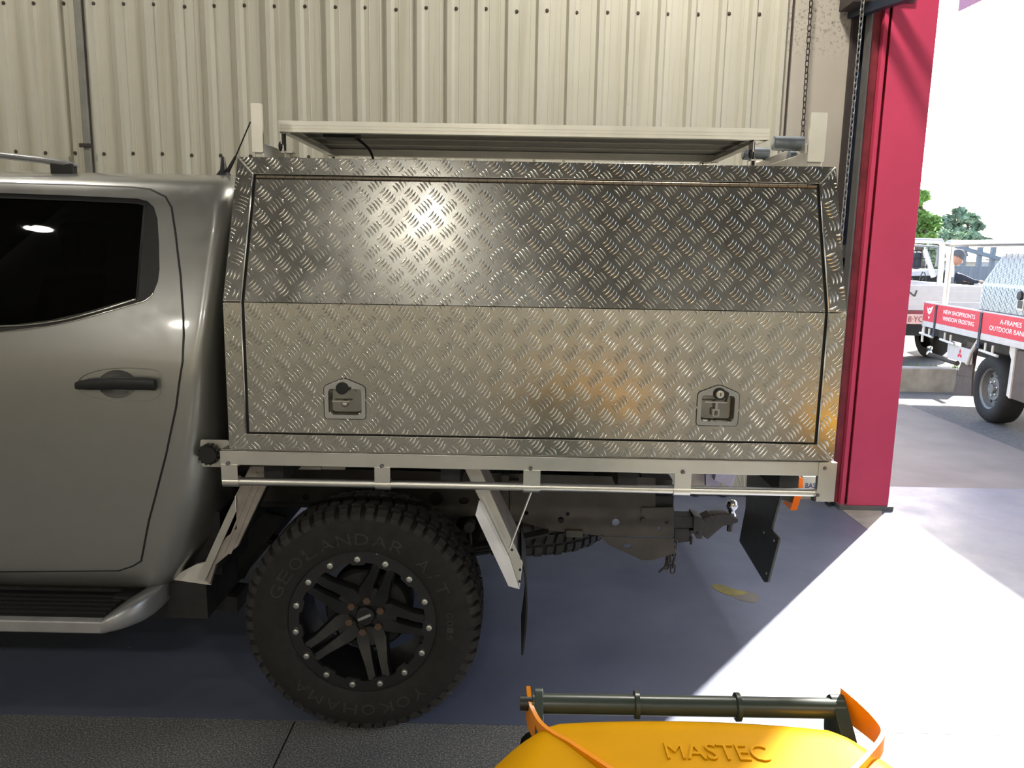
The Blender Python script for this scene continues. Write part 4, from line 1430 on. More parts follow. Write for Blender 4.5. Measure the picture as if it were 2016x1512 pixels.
ridge_me = [MB().plate(rect(-0.015, o - 0.001, 0.015, o + 0.001), [], 0.001, bf).mesh('cap_ridge', M['steel_black']) for o in (-0.019, -0.013, 0.013, 0.019)]
hexp = [(0.0105 * cos(pi / 3 * k), 0.0105 * sin(pi / 3 * k)) for k in range(6)]
hexb = MB().plate(hexp, [], 0.007, RF)
hexb.lathe([(0.0, -0.0085), (0.005, -0.0083), (0.0088, -0.007)], (0, 0, 0), EY, 12)
hex_me = hexb.mesh('rim_bolt', M['bolt'])
nut_me = MB().plate([(0.0128 * cos(pi / 3 * k), 0.0128 * sin(pi / 3 * k)) for k in range(6)], [], 0.02, RF).mesh('wheel_nut', M['rusty_nut'])
drum_me = MB().lathe([(0.0, -0.03), (0.10, -0.03), (0.135, -0.025), (0.145, -0.01), (0.145, 0.08), (0.0, 0.08)], (0, 0, 0), EY, 40, EX).mesh('brake_drum', M['under'], smooth=40)
def make_wheel(mw, parent, full=True):
    w = put('wheel', tyre_me, parent, mw)
    stuff(put('tyre_tread', tread_me, w, mw))
    if full:
        for me in word_me:
            put('sidewall_word', me, w, mw)
    for me in (rim_me, ring_me, hub_me, cap_me, drum_me):
        put(me.name, me, w, mw)
    for k in range(5):
        put('spoke', spoke_me, w, mw @ Matrix.Rotation(-2 * pi * k / 5, 4, 'Y'))
    if full:
        put('cap_badge', badge_me, w, mw)
        for me in ridge_me:
            put('cap_ridge', me, w, mw)
        for k in range(15):
            a = A0 + 2 * pi * k / 15
            put('rim_bolt', hex_me, w, mw @ Matrix.Translation((0.2195 * cos(a), FACE, 0.2195 * sin(a))) @ Matrix.Rotation(k * 0.7, 4, 'Y'))
        for k in range(6):
            a = radians(22 + 60 * k)
            put('wheel_nut', nut_me, w, mw @ Matrix.Translation((0.056 * cos(a), -0.058, 0.056 * sin(a))))
    return w
WX, WZ = -0.489, 0.389
make_wheel(Matrix.Translation((WX, 2.513, WZ)), ute)
flip = Matrix.Rotation(pi, 4, 'Z')
make_wheel(Matrix.Translation((WX, 2 * MID_Y - 2.513, WZ)) @ flip, ute, False)
make_wheel(Matrix.Translation((WX - 3.15, 2.513, WZ)), ute, False)
make_wheel(Matrix.Translation((WX - 3.15, 2 * MID_Y - 2.513, WZ)) @ flip, ute, False)
# spare under the tray
sr = at(1197, 1062, MID_Y)
sw = put('spare_wheel', tyre_me, ute, Matrix.Translation((sr.x - 0.383, MID_Y, 0.555)) @ Matrix.Rotation(pi / 2, 4, 'X'))
stuff(put('tyre_tread', tread_me, sw, Matrix.Translation((sr.x - 0.383, MID_Y, 0.555)) @ Matrix.Rotation(pi / 2, 4, 'X')))

# ------------------------------------------------------------------ chassis and running gear
CY = 2.82
CF = Frame((0, CY, 0), EX, EZ, -EY)
def P2(pts, Y=CY):
    return [(p.x, p.z) for p in (at(x, y, Y) for x, y in pts)]
def hole(px, py, r, ry=None, Y=CY, n=14):
    return P2([(px + r * cos(2 * pi * k / n), py + (ry or r) * sin(2 * pi * k / n)) for k in range(n)], Y)
rail = MB().plate(P2([(400, 915), (1290, 940), (1290, 999), (1326, 997), (1326, 1056), (1177, 1053), (1084, 1044), (1010, 1022), (955, 1012), (905, 1018), (893, 1040), (875, 1040), (865, 1005), (780, 990), (400, 985)]),
                  [hole(1036, 1009, 4.5), hole(1104, 1023, 6), hole(1117.5, 1011, 4), hole(1212, 1028, 7.5), hole(1297, 1040, 4), hole(859, 981, 14), hole(913.5, 985, 10.5, 7), hole(603, 978, 7), hole(760, 975, 6)], 0.005, CF, 0.0)
ch = rail.build('chassis_rail', M['chassis'], ute)
a, b = P2([(400, 915), (1326, 1056)])
MB().box((P2([(1000, 1000)])[0][0] - 1.6, CY + 0.005, 0.63), (P2([(1326, 1000)])[0][0], CY + 0.09, 0.70)).build('rail_inner', M['under'], ch)
MB().plate(P2([(1180, 1054), (1326, 1058), (1326, 1088), (1284, 1101), (1264, 1101), (1199, 1071)]), [hole(1235, 1073, 8, 5)], 0.006, CF, 0.004).build('tow_gusset', M['chassis'], ch)
MB().plate(rounded(P2([(1262, 998), (1326, 997), (1326, 1053), (1262, 1010)]), 0.006), [hole(1311, 1025, 4)], 0.005, CF, 0.005).build('rail_patch', M['chassis'], ch)
p = at(1266, 1024, CY - 0.012)
MB().lathe([(0.0, 0.016), (0.008, 0.016), (0.0095, 0.014), (0.0095, 0.006), (0.016, 0.006), (0.016, 0.0)], (p.x, CY, p.z), -EY, 12).build('rail_bolt', M['chassis'], ch, smooth=40)
MB().plate(P2([(1113, 1040), (1147, 1041), (1147, 1055), (1113, 1053)]), [], 0.02, CF, 0.004).build('spring_pad', M['chassis'], ch, bevel=0.003)
p = at(926, 1018, CY)
MB().lathe([(0, 0.03), (0.02, 0.03), (0.02, -0.03), (0, -0.03)], (p.x, CY - 0.03, p.z - 0.02), EY, 16).build('shock_eye', M['chassis'], ch, smooth=40)
a, b = at(924, 1030, CY - 0.03), at(932, 1122, CY - 0.03)
MB().tube([a, b], 0.0055, 8).build('shock_rod', M['chassis'], ch)
MB().box((b.x - 0.015, CY - 0.05, b.z - 0.02), (b.x + 0.02, CY - 0.01, b.z + 0.015)).build('shock_mount', M['under'], ch)
# uprights of the subframe
for x0, x1, y0, y1 in ((988, 1002, 930, 1012), (1004, 1022, 940, 1020)):
    q = P2([(x0, y0), (x1, y0), (x1, y1), (x0, y1)])
    MB().plate(q, [], 0.03, CF, 0.01).build('subframe_post', M['chassis'], ch)
# hoses and lump above the rail
for k, pts in enumerate(([(1040, 940), (1060, 970), (1110, 990), (1170, 985), (1200, 955), (1215, 940)], [(1085, 945), (1120, 975), (1180, 992), (1235, 980), (1260, 945)],
                         [(1190, 942), (1205, 972), (1240, 988), (1280, 975), (1290, 940)], [(1130, 938), (1165, 958), (1215, 946)])):
    MB().tube(smooth_path([at(x, y, 3.0 + 0.05 * k) for x, y in pts], 6), 0.014 - 0.002 * k, 8).build('hose', M['under'], ch, smooth=True)
q = P2([(1262, 938), (1322, 940), (1318, 990), (1268, 985)], 2.95)
MB().plate(q, [], 0.08, Frame((0, 3.0, 0), EX, EZ, -EY)).build('tray_mount', M['chassis'], ch, bevel=0.004)
mb = MB()
a, b = at(1215, 942, 3.05), at(1258, 955, 3.05)
MB().lathe([(0, 0), (0.05, 0.0), (0.055, 0.02), (0.055, 0.16), (0.05, 0.18), (0, 0.18)], a + Vector((-0.09, 0, -0.02)), EX, 20).build('air_tank', M['dark_plate'], ch, smooth=40)
# axle, diff and leaf springs
MB().cyl((WX, 2.55, WZ + 0.02), (WX, 3.95, WZ + 0.02), 0.042, 16).build('axle', M['under'], ute, smooth=40)
MB().sphere((WX, MID_Y, WZ + 0.02), 0.14, 16, 10).build('differential', M['under'], ute, smooth=True)
for yy in (2.80, 3.70):
    mb = MB()
    for k in range(4):
        L = 0.62 - 0.11 * k
        pts = [(WX + L * (i / 8 * 2 - 1), yy, WZ + 0.085 - 0.012 * k + 0.09 * (i / 8 * 2 - 1) ** 2 * (L / 0.62) ** 2) for i in range(9)]
        for i in range(8):
            mb.beam(pts[i], pts[i + 1], 0.06, 0.009)
    mb.build('leaf_spring', M['under'], ute)
MB().plate(P2([(330, 1146), (412, 1152), (480, 1160), (480, 1190), (380, 1172)], 2.7), [], 0.12, Frame((0, 2.75, 0), EX, EZ, -EY)).build('front_spring_hanger', M['under'], ute)
MB().plate(P2([(415, 1145), (478, 1142), (500, 1100), (560, 1020), (520, 1010), (440, 1090)], 2.75), [], 0.02, Frame((0, 2.78, 0), EX, EZ, -EY)).build('inner_guard', M['under'], ute)
# far-side running gear panel so the space between the rails reads dark
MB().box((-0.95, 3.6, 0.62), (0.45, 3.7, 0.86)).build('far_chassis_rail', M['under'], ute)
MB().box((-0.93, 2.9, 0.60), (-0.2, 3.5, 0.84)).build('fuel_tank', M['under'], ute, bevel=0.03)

# ------------------------------------------------------------------ mudguards
def xz(pts, Y):
    return [(p.x, p.z) for p in (at(x, y, Y) for x, y in pts)]
GF = lambda Y: Frame((0, Y, 0), EX, EZ, -EY)
# front guard strut
g = MB().plate(xz([(492, 918), (537, 918), (523, 959), (468, 1076), (425, 1112), (413, 1152), (404, 1142), (464, 1007), (463, 977)], 2.40), [], 0.02, GF(2.42)).build('front_mudguard_bar', M['alu_dark'], ute, bevel=0.002)
MB().plate(xz([(478, 950), (463, 977), (464, 1007), (404, 1142), (389, 1140), (448, 1010)], 2.395), [], 0.003, GF(2.397)).build('guard_side_plate', M['alu_dull'], g)
a0, a1, a2 = at(463, 977, 2.393), at(464, 1007, 2.393), at(404, 1142, 2.393)
MB().tube([a0, a1, a2], 0.0018, 6).build('guard_edge', M['alu'], g)
for o in (14, 26):
    q0, q1 = at(492 + o, 930, 2.40), at(425 + o * 1.1, 1090, 2.40)
    MB().beam(q0, q1, 0.006, 0.006, -EY).build('bar_ridge', M['alu_dark'], g)
MB().plate([(at(x, y, 2.45).x, at(x, y, 2.45).z) for x, y in ((330, 1140), (415, 1152), (412, 1105), (385, 1112))], [], 0.01, GF(2.46)).build('cab_mount_plate', M['offwhite'], ute)
# sheet of the front guard behind the strut
s0, s1 = at(500, 930, 2.42), at(415, 1130, 2.42)
MB().hexa([s0, s0 + Vector((0.012, 0, 0)), s0 + Vector((0.012, 0.3, 0)), s0 + Vector((0, 0.3, 0)), s1, s1 + Vector((0.012, 0, 0)), s1 + Vector((0.012, 0.3, 0)), s1 + Vector((0, 0.3, 0))]).build('guard_sheet', M['under'], g)
# rear guard
g2 = MB().plate(xz([(914, 922), (944, 922), (962, 962), (1006, 1061), (1029, 1109), (1023, 1160), (1001, 1093), (938, 972)], 2.36), [], 0.016, GF(2.376)).build('rear_mudguard_bar', M['alu_dull'], ute, bevel=0.002)
for (xa, ya, xb, yb) in ((950, 975, 1002, 1085), (944, 985, 997, 1092)):
    MB().beam(at(xa, ya, 2.358), at(xb, yb, 2.358), 0.007, 0.008, -EY).build('bar_ridge', M['alu'], g2)
M['pale_plastic'] = simple('pale_guard_sheet', (0.78, 0.78, 0.82), 0.4)
fl = [at(x, y, 2.352) for x, y in ((943, 986), (936, 1014), (1001, 1154), (1023, 1160), (1001, 1093), (947, 990))]
fl2 = []
mb = MB().plate(xz([(943, 986), (936, 1014), (1001, 1154), (1023, 1160), (1003, 1098), (950, 990)], 2.354), [], 0.002, GF(2.356))
mb.build('guard_side_plate', M['pale_plastic'], g2)
for x, y in ((1008, 1083), (1026, 1099), (1024, 1122), (1023, 1145)):
    p = at(x, y, 2.358)
    MB().lathe([(0.0, -0.004), (0.004, -0.003), (0.0045, 0.0)], (p.x, 2.36, p.z), EY, 10).build('guard_rivet', M['steel_black'], g2)
s0, s1 = at(935, 930, 2.38), at(1024, 1110, 2.38)
MB().hexa([s0, s0 + Vector((-0.01, 0, 0)), s0 + Vector((-0.01, 0.28, 0)), s0 + Vector((0, 0.28, 0)), s1, s1 + Vector((-0.01, 0, 0)), s1 + Vector((-0.01, 0.28, 0)), s1 + Vector((0, 0.28, 0))]).build('guard_sheet', M['alu_dark'], g2)
rows = []
for x, y in smooth_tab([(1025, 1100), (1033, 1130), (1036, 1165), (1037, 1200), (1034, 1245), (1028, 1290)], 4):
    p = at(x, y, 2.37)
    rows.append([(p.x - 0.003, 2.37, p.z), (p.x + 0.003, 2.37, p.z), (p.x + 0.003, 2.65, p.z), (p.x - 0.003, 2.65, p.z), (p.x - 0.003, 2.37, p.z)])
MB().grid(rows).build('mud_flap', M['rubber'], g2, smooth=40)
MB().tube([at(1046, 968, 2.34), at(1003, 1080, 2.36)], 0.003, 8).build('guard_stay', M['alu'], ute)

# ------------------------------------------------------------------ tow bar
HY = MID_Y
HF = Frame((0, HY, 0), EX, EZ, -EY)
def hplate(name, pts, w, mat, bev=0.004, parent=None, holes=()):
    q = xz(pts, HY - w / 2)
    return MB().plate(q, list(holes), w, Frame((0, HY + w / 2, 0), EX, EZ, -EY)).build(name, mat, parent, bevel=bev)
tow = hplate('tow_hitch', [(1326, 1016), (1370, 1017), (1370, 1040), (1326, 1040)], 0.07, M['chassis'], 0.004, ute)
hplate('hitch_collar', [(1365, 1014), (1383, 1020), (1383, 1061), (1372, 1061), (1365, 1048)], 0.09, M['chassis'], 0.003, tow)
hplate('hitch_bracket', [(1328, 1040), (1362, 1040), (1362, 1066), (1328, 1070)], 0.05, M['chassis'], 0.003, tow)
hplate('tow_tongue', [(1380, 1022), (1404, 1012.5), (1429, 1011.5), (1455, 1022), (1454, 1029), (1425, 1036), (1411, 1048), (1394, 1063), (1382, 1054)], 0.055, M['chassis'], 0.006, tow)
hplate('tongue_lug', [(1384, 1022), (1400, 1015), (1406, 1022), (1392, 1030)], 0.075, M['chassis'], 0.003, tow)
bc = at(1441, 994, HY)
MB().lathe([(0.0, 0.026), (0.012, 0.023), (0.021, 0.0155), (0.026, 0.0), (0.022, -0.014), (0.0145, -0.022), (0.013, -0.034), (0.02, -0.040), (0.022, -0.045), (0.0, -0.046)], bc, EZ, 28).build('tow_ball', M['chrome'], tow, smooth=50)
p = at(1437, 1040, HY)
MB().cyl(p + Vector((0, 0, 0.02)), p + Vector((0, 0, -0.012)), 0.013, 6).build('ball_nut', M['chassis'], tow)
for x, y in ((1362, 1047), (1374, 1051)):
    p = at(x, y, HY - 0.05)
    MB().cyl(p, p + Vector((0, 0.1, 0)), 0.007, 8).build('hitch_pin', M['steel_black'], tow)
p = at(1361, 1066, HY - 0.03)
MB().cyl(p + Vector((0, 0, 0.02)), p + Vector((0, 0, -0.012)), 0.006, 8).build('hitch_pin', M['chassis'], tow)
lk = []
for k in range(14):
    a = 2 * pi * k / 14
    lk.append((cos(a) * 0.011, 0, sin(a) * 0.011 + (0.011 if sin(a) >= 0 else -0.011)))
tl = MB().tube(lk, 0.0042, 6, closed=True).mesh('safety_chain_link', M['chassis'], smooth=True)
for i, (x, y, r, s_) in enumerate(((1327, 1072, 0, 0), (1326, 1084, 90, 5), (1325, 1096, 10, 0), (1326, 1108, 80, 3), (1325, 1119, 20, 0), (1315, 1088, 30, -8), (1314, 1100, 100, 0), (1314, 1111, 30, 10), (1306, 1119, 60, 45))):
    p = at(x, y, HY - 0.1)
    put('safety_chain_link', tl, tow, Matrix.Translation(p) @ Matrix.Rotation(radians(s_), 4, 'Y') @ Matrix.Rotation(radians(r), 4, 'Z'))

# ------------------------------------------------------------------ rear end: guard plate, lamp, sticker
GX = 0.90
def yz(pts, X):
    return [(p.y, p.z) for p in (atX(x, y, X) for x, y in pts)]
pl = yz([(1470, 935), (1536, 935), (1534, 978), (1517, 1043), (1532, 1059), (1531, 1066), (1510, 1147), (1503, 1146), (1455, 1066), (1456, 1057), (1467, 1000)], GX)
rg = MB().plate(pl, [], 0.012, Frame((GX, 0, 0), EY, EZ, -EX), -0.012).build('rear_guard_plate', M['dark_plate'], ute, bevel=0.004)
for x, y in ((1504, 1048), (1524, 1064), (1509, 1128)):
    p = atX(x, y, GX)
    MB().lathe([(0.0, -0.003), (0.004, -0.002), (0.005, 0)], p, EX, 10).build('plate_stud', M['alu_dark'], rg)
MB().box((GX - 0.05, 2.95, 0.80), (GX + 0.02, 3.25, 0.945)).build('plate_hanger', M['dark_plate'], ute)
LY = 2.72
MB().plate(xz([(1541, 940), (1572, 940), (1560, 990), (1538, 985)], LY), [], 0.10, GF(LY + 0.10)).build('tail_lamp_housing', M['dark_plate'], ute, bevel=0.004)
tl_ = MB().plate(rounded(xz([(1570, 936), (1580, 942), (1580, 962), (1567, 1003), (1553, 1003), (1558, 990), (1569, 954)], LY), 0.006), [], 0.08, GF(LY + 0.07)).build('tail_lamp', M['orange'], ute, bevel=0.003)
stk = MB().plate(xz([(1581, 938), (1612, 938), (1612, 963), (1581, 963)], 2.62), [], 0.003, GF(2.623)).build('rear_sticker', M['white'], ute)
pp = at(1596, 956, 2.62)
lettering('sticker_lettering', 'BAST', Frame((pp.x + 0.006, 2.62, pp.z), EX, EZ, -EY), 0.048, 0.017, M['sticker_blue'], stk)
MB().plate(xz([(1582, 961), (1612, 961), (1612, 962.5), (1582, 962.5)], 2.62), [], 0.0042, GF(2.623)).build('sticker_line', M['sticker_blue'], stk)
lil = simple('pale_lilac_plastic', (0.55, 0.52, 0.66), 0.5)
MB().plate(xz([(1390, 925), (1417, 925), (1417, 957), (1390, 957)], 3.3), [], 0.03, GF(3.33)).build('relay_box', lil, ute)
MB().plate(xz([(1412, 920), (1452, 922), (1441, 961), (1406, 946)], 3.25), [], 0.05, GF(3.3)).build('relay_box', lil, ute, bevel=0.003)
MB().plate(xz([(1358, 925), (1390, 925), (1390, 960), (1358, 960)], 3.35), [], 0.01, GF(3.36)).build('rear_cross_plate', M['alu_dark'], ute)
for k, (xa, ya, xb, yb) in enumerate(((1452, 935, 1462, 962), (1464, 935, 1464, 962))):
    MB().tube([at(xa, ya, 3.0), at(xb, yb, 3.0)], 0.0022, 6).build('lamp_wire', M['offwhite'], ute)
# far things seen in the slot under the tray: white canopy floor pads
for x0, x1 in ((576, 632), (634, 678)):
    q = xz([(x0, 918), (x1, 919), (x1, 925), (x0, 924)], 2.6)
    MB().plate(q, [], 0.02, GF(2.62)).build('tray_pad', M['offwhite'], ute)

# ------------------------------------------------------------------ wheelie bin with yellow lid
def make_bin(label, group=None):
    hl, hr = at(1040, 1390, 1.05), at(1660, 1390, 1.05)
    bx = (hl.x + hr.x) / 2
    hz = 0.945
    th = thing('wheelie_bin', label, 'bin', (bx, 0.85, 0), group)
    W = 0.235
    # body tapering to the ground
    secs = [(0.02, 0.165, 0.72, 1.00), (0.10, 0.17, 0.70, 1.01), (0.80, 0.215, 0.56, 1.04), (0.87, 0.225, 0.545, 1.045), (0.875, 0.24, 0.53, 1.055), (0.905, 0.24, 0.53, 1.055)]
    rows = []
    for z, w, y0, y1 in secs:
        rows.append([(x, y, z) for x, y in rounded([(bx - w, y0), (bx + w, y0), (bx + w, y1), (bx - w, y1)], 0.04, 4)])
        rows[-1].append(rows[-1][0])
    b = MB().grid(rows)
    b.add(rows[0][:-1], [tuple(range(len(rows[0]) - 1))])
    b.build('bin_body', M['bin_green'], th, smooth=35)
    # handle bar behind the hinge
    hb = MB().cyl((hl.x + 0.006, 1.05, hz + 0.004), (hr.x, 1.05, hz + 0.006), 0.0145, 20).build('handle_bar', M['bin_green'], th, smooth=40)
    for px in (1253, 1452):
        p = at(px, 1390, 1.05)
        MB().lathe([(0.0145, -0.004), (0.02, -0.003), (0.02, 0.003), (0.0145, 0.004)], (p.x, 1.05, hz + 0.005), EX, 20).build('bar_collar', M['bin_green'], hb, smooth=40)
    for s_, x in ((-1, hl.x + 0.013), (1, hr.x - 0.014)):
        q = rounded([(1.068, hz - 0.04), (1.072, hz + 0.01), (1.058, hz + 0.026), (1.035, hz + 0.012), (0.98, hz - 0.03), (0.98, hz - 0.06)], 0.008, 3)
        MB().plate(q, [], 0.012 if s_ < 0 else 0.02, Frame((x, 0, 0), EY, EZ, EX), -0.004).build('handle_lug', M['bin_green'], hb, bevel=0.002)
    MB().cyl((hl.x - 0.012, 1.05, hz + 0.004), (hl.x + 0.01, 1.05, hz + 0.004), 0.011, 14).build('hinge_pin', M['steel_black'], hb, smooth=40)
    # wheels
    for s_ in (-1, 1):
        MB().lathe([(0.0, -0.02), (0.07, -0.02), (0.095, -0.016), (0.1, 0.0), (0.095, 0.016), (0.07, 0.02), (0.0, 0.02)], (bx + s_ * 0.21, 1.03, 0.1), EX, 28).build('bin_wheel', M['rubber'], th, smooth=40)
    # lid: domed panel with a raised edge strip on each side
    y0, y1 = 0.50, 1.026
    def lid_w(v):
        return 0.335 - 0.085 * max(0, (v - 0.55) / 0.45) ** 2
    def lid_z(u, v):
        # u -1..1 across, v 0..1 front to hinge
        side = max(0, abs(u) - 0.72) / 0.28
        edge = 0.012 * max(0, (v - 0.93) / 0.07) ** 2 + 0.02 * max(0, (0.12 - v) / 0.12) ** 2
        return hz + 0.001 + 0.007 * (1 - u * u) + 0.003 * sin(pi * min(1, (1 - v) * 1.1)) - 0.05 * side ** 1.6 - edge
    rows = []
    NU, NV = 44, 34
    for j in range(NV + 1):
        v = j / NV
        r = []
        for i in range(NU + 1):
            u = i / NU * 2 - 1
            r.append((bx + u * lid_w(v), lerp(y0, y1, v) - 0.012 * u * u * v, lid_z(u, v)))
        rows.append(r)
    top = MB().grid(rows)
    skirt = [rows[0], rows[-1], [r[0] for r in rows], [r[-1] for r in rows]]
    for e in skirt:
        top.grid([e, [(x, y, z - 0.035) for x, y, z in e]])
    lid = top.build('bin_lid', M['yellow'], th, smooth=50)
    # side strips that curl up into the hinge ears
    LP = [(1040, 1358, 1.062), (1045, 1392, 1.04), (1062, 1426, 1.006), (1088, 1448, 0.978), (1120, 1466, 0.955), (1150, 1486, 0.930), (1190, 1512, 0.900), (1250, 1552, 0.860)]
    RP = [(1657, 1360, 1.062), (1692, 1390, 1.035), (1722, 1420, 1.004), (1738, 1444, 0.978), (1731, 1464, 0.955), (1712, 1488, 0.930), (1690, 1512, 0.900), (1650, 1552, 0.860)]
    for pp_ in (LP, RP):
        path = smooth_path([at(*q) + Vector((0, 0, 0.006)) for q in pp_], 6)
        rows2 = []
        for i, p in enumerate(path):
            t_ = i / (len(path) - 1)
            hh = lerp(0.046, 0.026, min(1, t_ * 2.0))
            d = (path[min(i + 1, len(path) - 1)] - path[max(i - 1, 0)]).normalized()
            n = Vector((-d.y, d.x, 0)).normalized() * 0.003
            rows2.append([p - n + Vector((0, 0, -hh)), p - n, p + n, p + n + Vector((0, 0, -hh)), p - n + Vector((0, 0, -hh))])
        mb2 = MB().grid(rows2)
        mb2.add(rows2[0][:-1], [(0, 1, 2, 3)])
        mb2.build('hinge_ear', M['amber'], lid, smooth=40)
    # raised maker's word
    me = text_mesh('MASTEC', 0.0, 0.0)
    xs = [v.co.x for v in me.vertices]
    ys = [v.co.y for v in me.vertices]
    w = MB()
    wl_, wr_ = at(1310, 1480, 0.937), at(1512, 1480, 0.937)
    ww = wr_.x - wl_.x
    cxw = (wl_.x + wr_.x) / 2
    pts, pts2 = [], []
    for v in me.vertices:
        a = cxw + ((v.co.x - min(xs)) / (max(xs) - min(xs)) - 0.5) * ww
        b = WORD_Y + (v.co.y - min(ys)) / (max(ys) - min(ys)) * 0.034
        u = (a - bx) / lid_w((b - y0) / (y1 - y0))
        z = lid_z(u, (b - y0) / (y1 - y0))
        pts.append((a, b, z + 0.0022))
        pts2.append((a, b, z - 0.002))
    n = len(pts)
    fs = [tuple(p.vertices) for p in me.polygons]
    ec = {}
    for f in fs:
        for i in range(len(f)):
            e = (f[i], f[(i + 1) % len(f)])
            ec.setdefault(tuple(sorted(e)), []).append(e)
    for k, l in ec.items():
        if len(l) == 1:
            a, b = l[0]
            fs.append((b, a, a + n, b + n))
    w.add(pts + pts2, fs)
    w.build('lid_lettering', M['yellow'], lid, fix=False)
    return th
WORD_Y = 0.920
bin1 = make_bin('wheelie bin with a domed yellow lid and dark green handle bar')

bin2 = copy_tree(bin1, Matrix.Translation((1.02, -0.12, 0)))  # unseen copy added for the yellow reflection on the canopy
tag(bin2, 'added second yellow lidded wheelie bin, out of view beside the first', 'bin')

# ------------------------------------------------------------------ outside: kerb, raised lot, awning
kerb = structure(MB().box((4.0, 9.40, -0.06), (5.30, 9.60, 0.27)).build('kerb', M['kerb'], bevel=0.02))
MB().box((5.33, 9.42, -0.06), (9.0, 9.60, 0.25)).build('kerb_block', M['kerb'], kerb, bevel=0.02)
MB().box((2.2, 9.42, -0.06), (3.98, 9.60, 0.27)).build('kerb_block', M['kerb'], kerb, bevel=0.02)
structure(MB().box((-40, 9.60, -0.06), (60, 60, 0.20)).build('raised_lot', M['asphalt']))
gm = MB()
rg_ = random.Random(3)
for k in range(900):
    x, y = rg_.uniform(3.2, 7.5), rg_.uniform(9.62, 9.95)
    h = rg_.uniform(0.03, 0.09)
    a = rg_.uniform(0, pi)
    dx, dy = 0.006 * cos(a), 0.006 * sin(a)
    gm.add([(x - dx, y - dy, 0.195), (x + dx, y + dy, 0.195), (x + rg_.uniform(-0.02, 0.02), y + rg_.uniform(-0.02, 0.02), 0.2 + h)], [(0, 1, 2)])
gr = gm.build('verge_grass', M['grass'], fix=False)
tag(gr, 'short green grass growing behind the concrete kerb', 'grass')
stuff(gr)
aw = thing('awning', 'plum coloured awning corner high against the white sky', 'awning', (10.1, 9.0, 0))
AZ = 6.22
MB().box((8.33, 5.0, AZ), (10.4, 9.9, AZ + 0.5)).build('awning_panel', M['purple'], aw)
c0_, c1_ = atZ(1886, 24, AZ + 0.2), atZ(1935, 0, AZ + 0.2)
c2_ = Vector((10.6, c1_.y - 0.15, 0))
MB().plate([(c0_.x, 9.9), (10.6, 9.9), (10.6, c2_.y), (c1_.x, c1_.y), (c0_.x, c0_.y)], [], 0.55, Frame((0, 0, AZ + 0.2), EX, EY, EZ)).build('awning_panel', M['purple'], aw)
for y in (5.4, 9.0):
    MB().box((10.1, y, -0.05), (10.3, y + 0.2, AZ + 0.1)).build('awning_post', M['grey_metal'], aw)

# ------------------------------------------------------------------ second ute with red side boards
O2 = Vector((4.76, 9.30, 0))
U2 = Vector((-0.10, -0.995, 0)).normalized()
N2 = Vector((U2.y, -U2.x, 0))                       # outward, towards -X
if N2.x > 0:
    N2 = -N2
F2 = Frame(O2, U2, EZ, N2)
def q2(px, py, off=0.0):
    d = ray(px, py)
    o = O2 + N2 * off - Vector((0, 0, CAMH))
    t_ = o.dot(N2) / d.dot(N2)
    p = d * t_ + Vector((0, 0, CAMH)) - O2
    return (p.dot(U2), p.z)
sign = thing('tray_truck', 'white tray ute with red lettered side boards parked across the road', 'truck', tuple(O2 - N2 * 0.9 + U2 * 1.4))
ZT2, ZR2, ZB2 = 1.075, 0.855, 0.79
LEN2 = 3.0
FULLW = 1.8
# tray floor, boards
MB().plate(rect(0.0, ZB2, LEN2, ZB2 + 0.06), [], FULLW - 0.02, F2, -FULLW).build('tray_floor', M['offwhite'], sign)
SPL = q2(1932, 630)[0]
for a, b in ((0.0, SPL - 0.005), (SPL + 0.005, LEN2)):
    bd = MB().plate(rect(a, ZB2, b, ZT2), [], 0.03, F2, -0.03).build('side_board', M['white_far'], sign, bevel=0.004)
    MB().plate(rect(a + 0.012, ZR2, b - 0.004, ZT2 - 0.014), [], 0.002, F2, 0.0).build('red_panel', M['red_board'], bd)
    for k in range(2):
        MB().plate(rect(a, ZB2 + 0.02 + 0.02 * k, b, ZB2 + 0.024 + 0.02 * k), [], 0.003, F2, 0.0).build('board_groove', M['offwhite'], bd)
MB().plate(rect(0.0, ZB2, LEN2, ZT2), [], 0.03, F2, -FULLW).build('side_board', M['white_far'], sign)
MB().plate(rect(0.0, ZB2, 0.03, ZT2), [], FULLW, F2, -FULLW).build('tail_board', M['white_far'], sign)
# straps
for px in (1841.5, 1932):
    u, _ = q2(px, 630)
    MB().plate(rect(u - 0.022, ZB2 - 0.06, u + 0.022, ZT2 - 0.02), [], 0.006, F2, 0.002).build('board_strap', M['navy'], sign, bevel=0.001)
    MB().plate(rect(u - 0.035, ZB2 - 0.09, u + 0.035, ZB2 - 0.05), [], 0.012, F2, 0.0).build('strap_buckle', M['navy'], sign)
def words2(s_, pl, pr, pyc, h, parent, name):
    u0, u1 = q2(pl, pyc)[0], q2(pr, pyc)[0]
    return (u0 + u1) / 2, u1 - u0
bd_parent = [o for o in sign.children if o.name.startswith('side_board')][0]
for s_, pl, pr, py, zc in (('NEW SHOPFRONTS', 1857, 1920, 626, 0.998), ('WINDOW FROSTING', 1855, 1918, 640, 0.925)):
    c, w = words2(s_, pl, pr, py, 0, None, '')
    lettering('board_lettering', s_, F2, w, 0.045, M['letter_white'], bd_parent, 0.004, 0.0, c, zc)
bd_near = [o for o in sign.children if o.name.startswith('side_board')][1]
u0, u1 = q2(1969, 640)[0], q2(2011, 650)[0]
lettering('board_lettering', 'A-FRAMES', F2, u1 - u0, 0.045, M['letter_white'], bd_near, 0.004, 0.0, (u0 + u1) / 2, 0.998)
u0 = q2(1948, 650)[0]
wob = 0.82
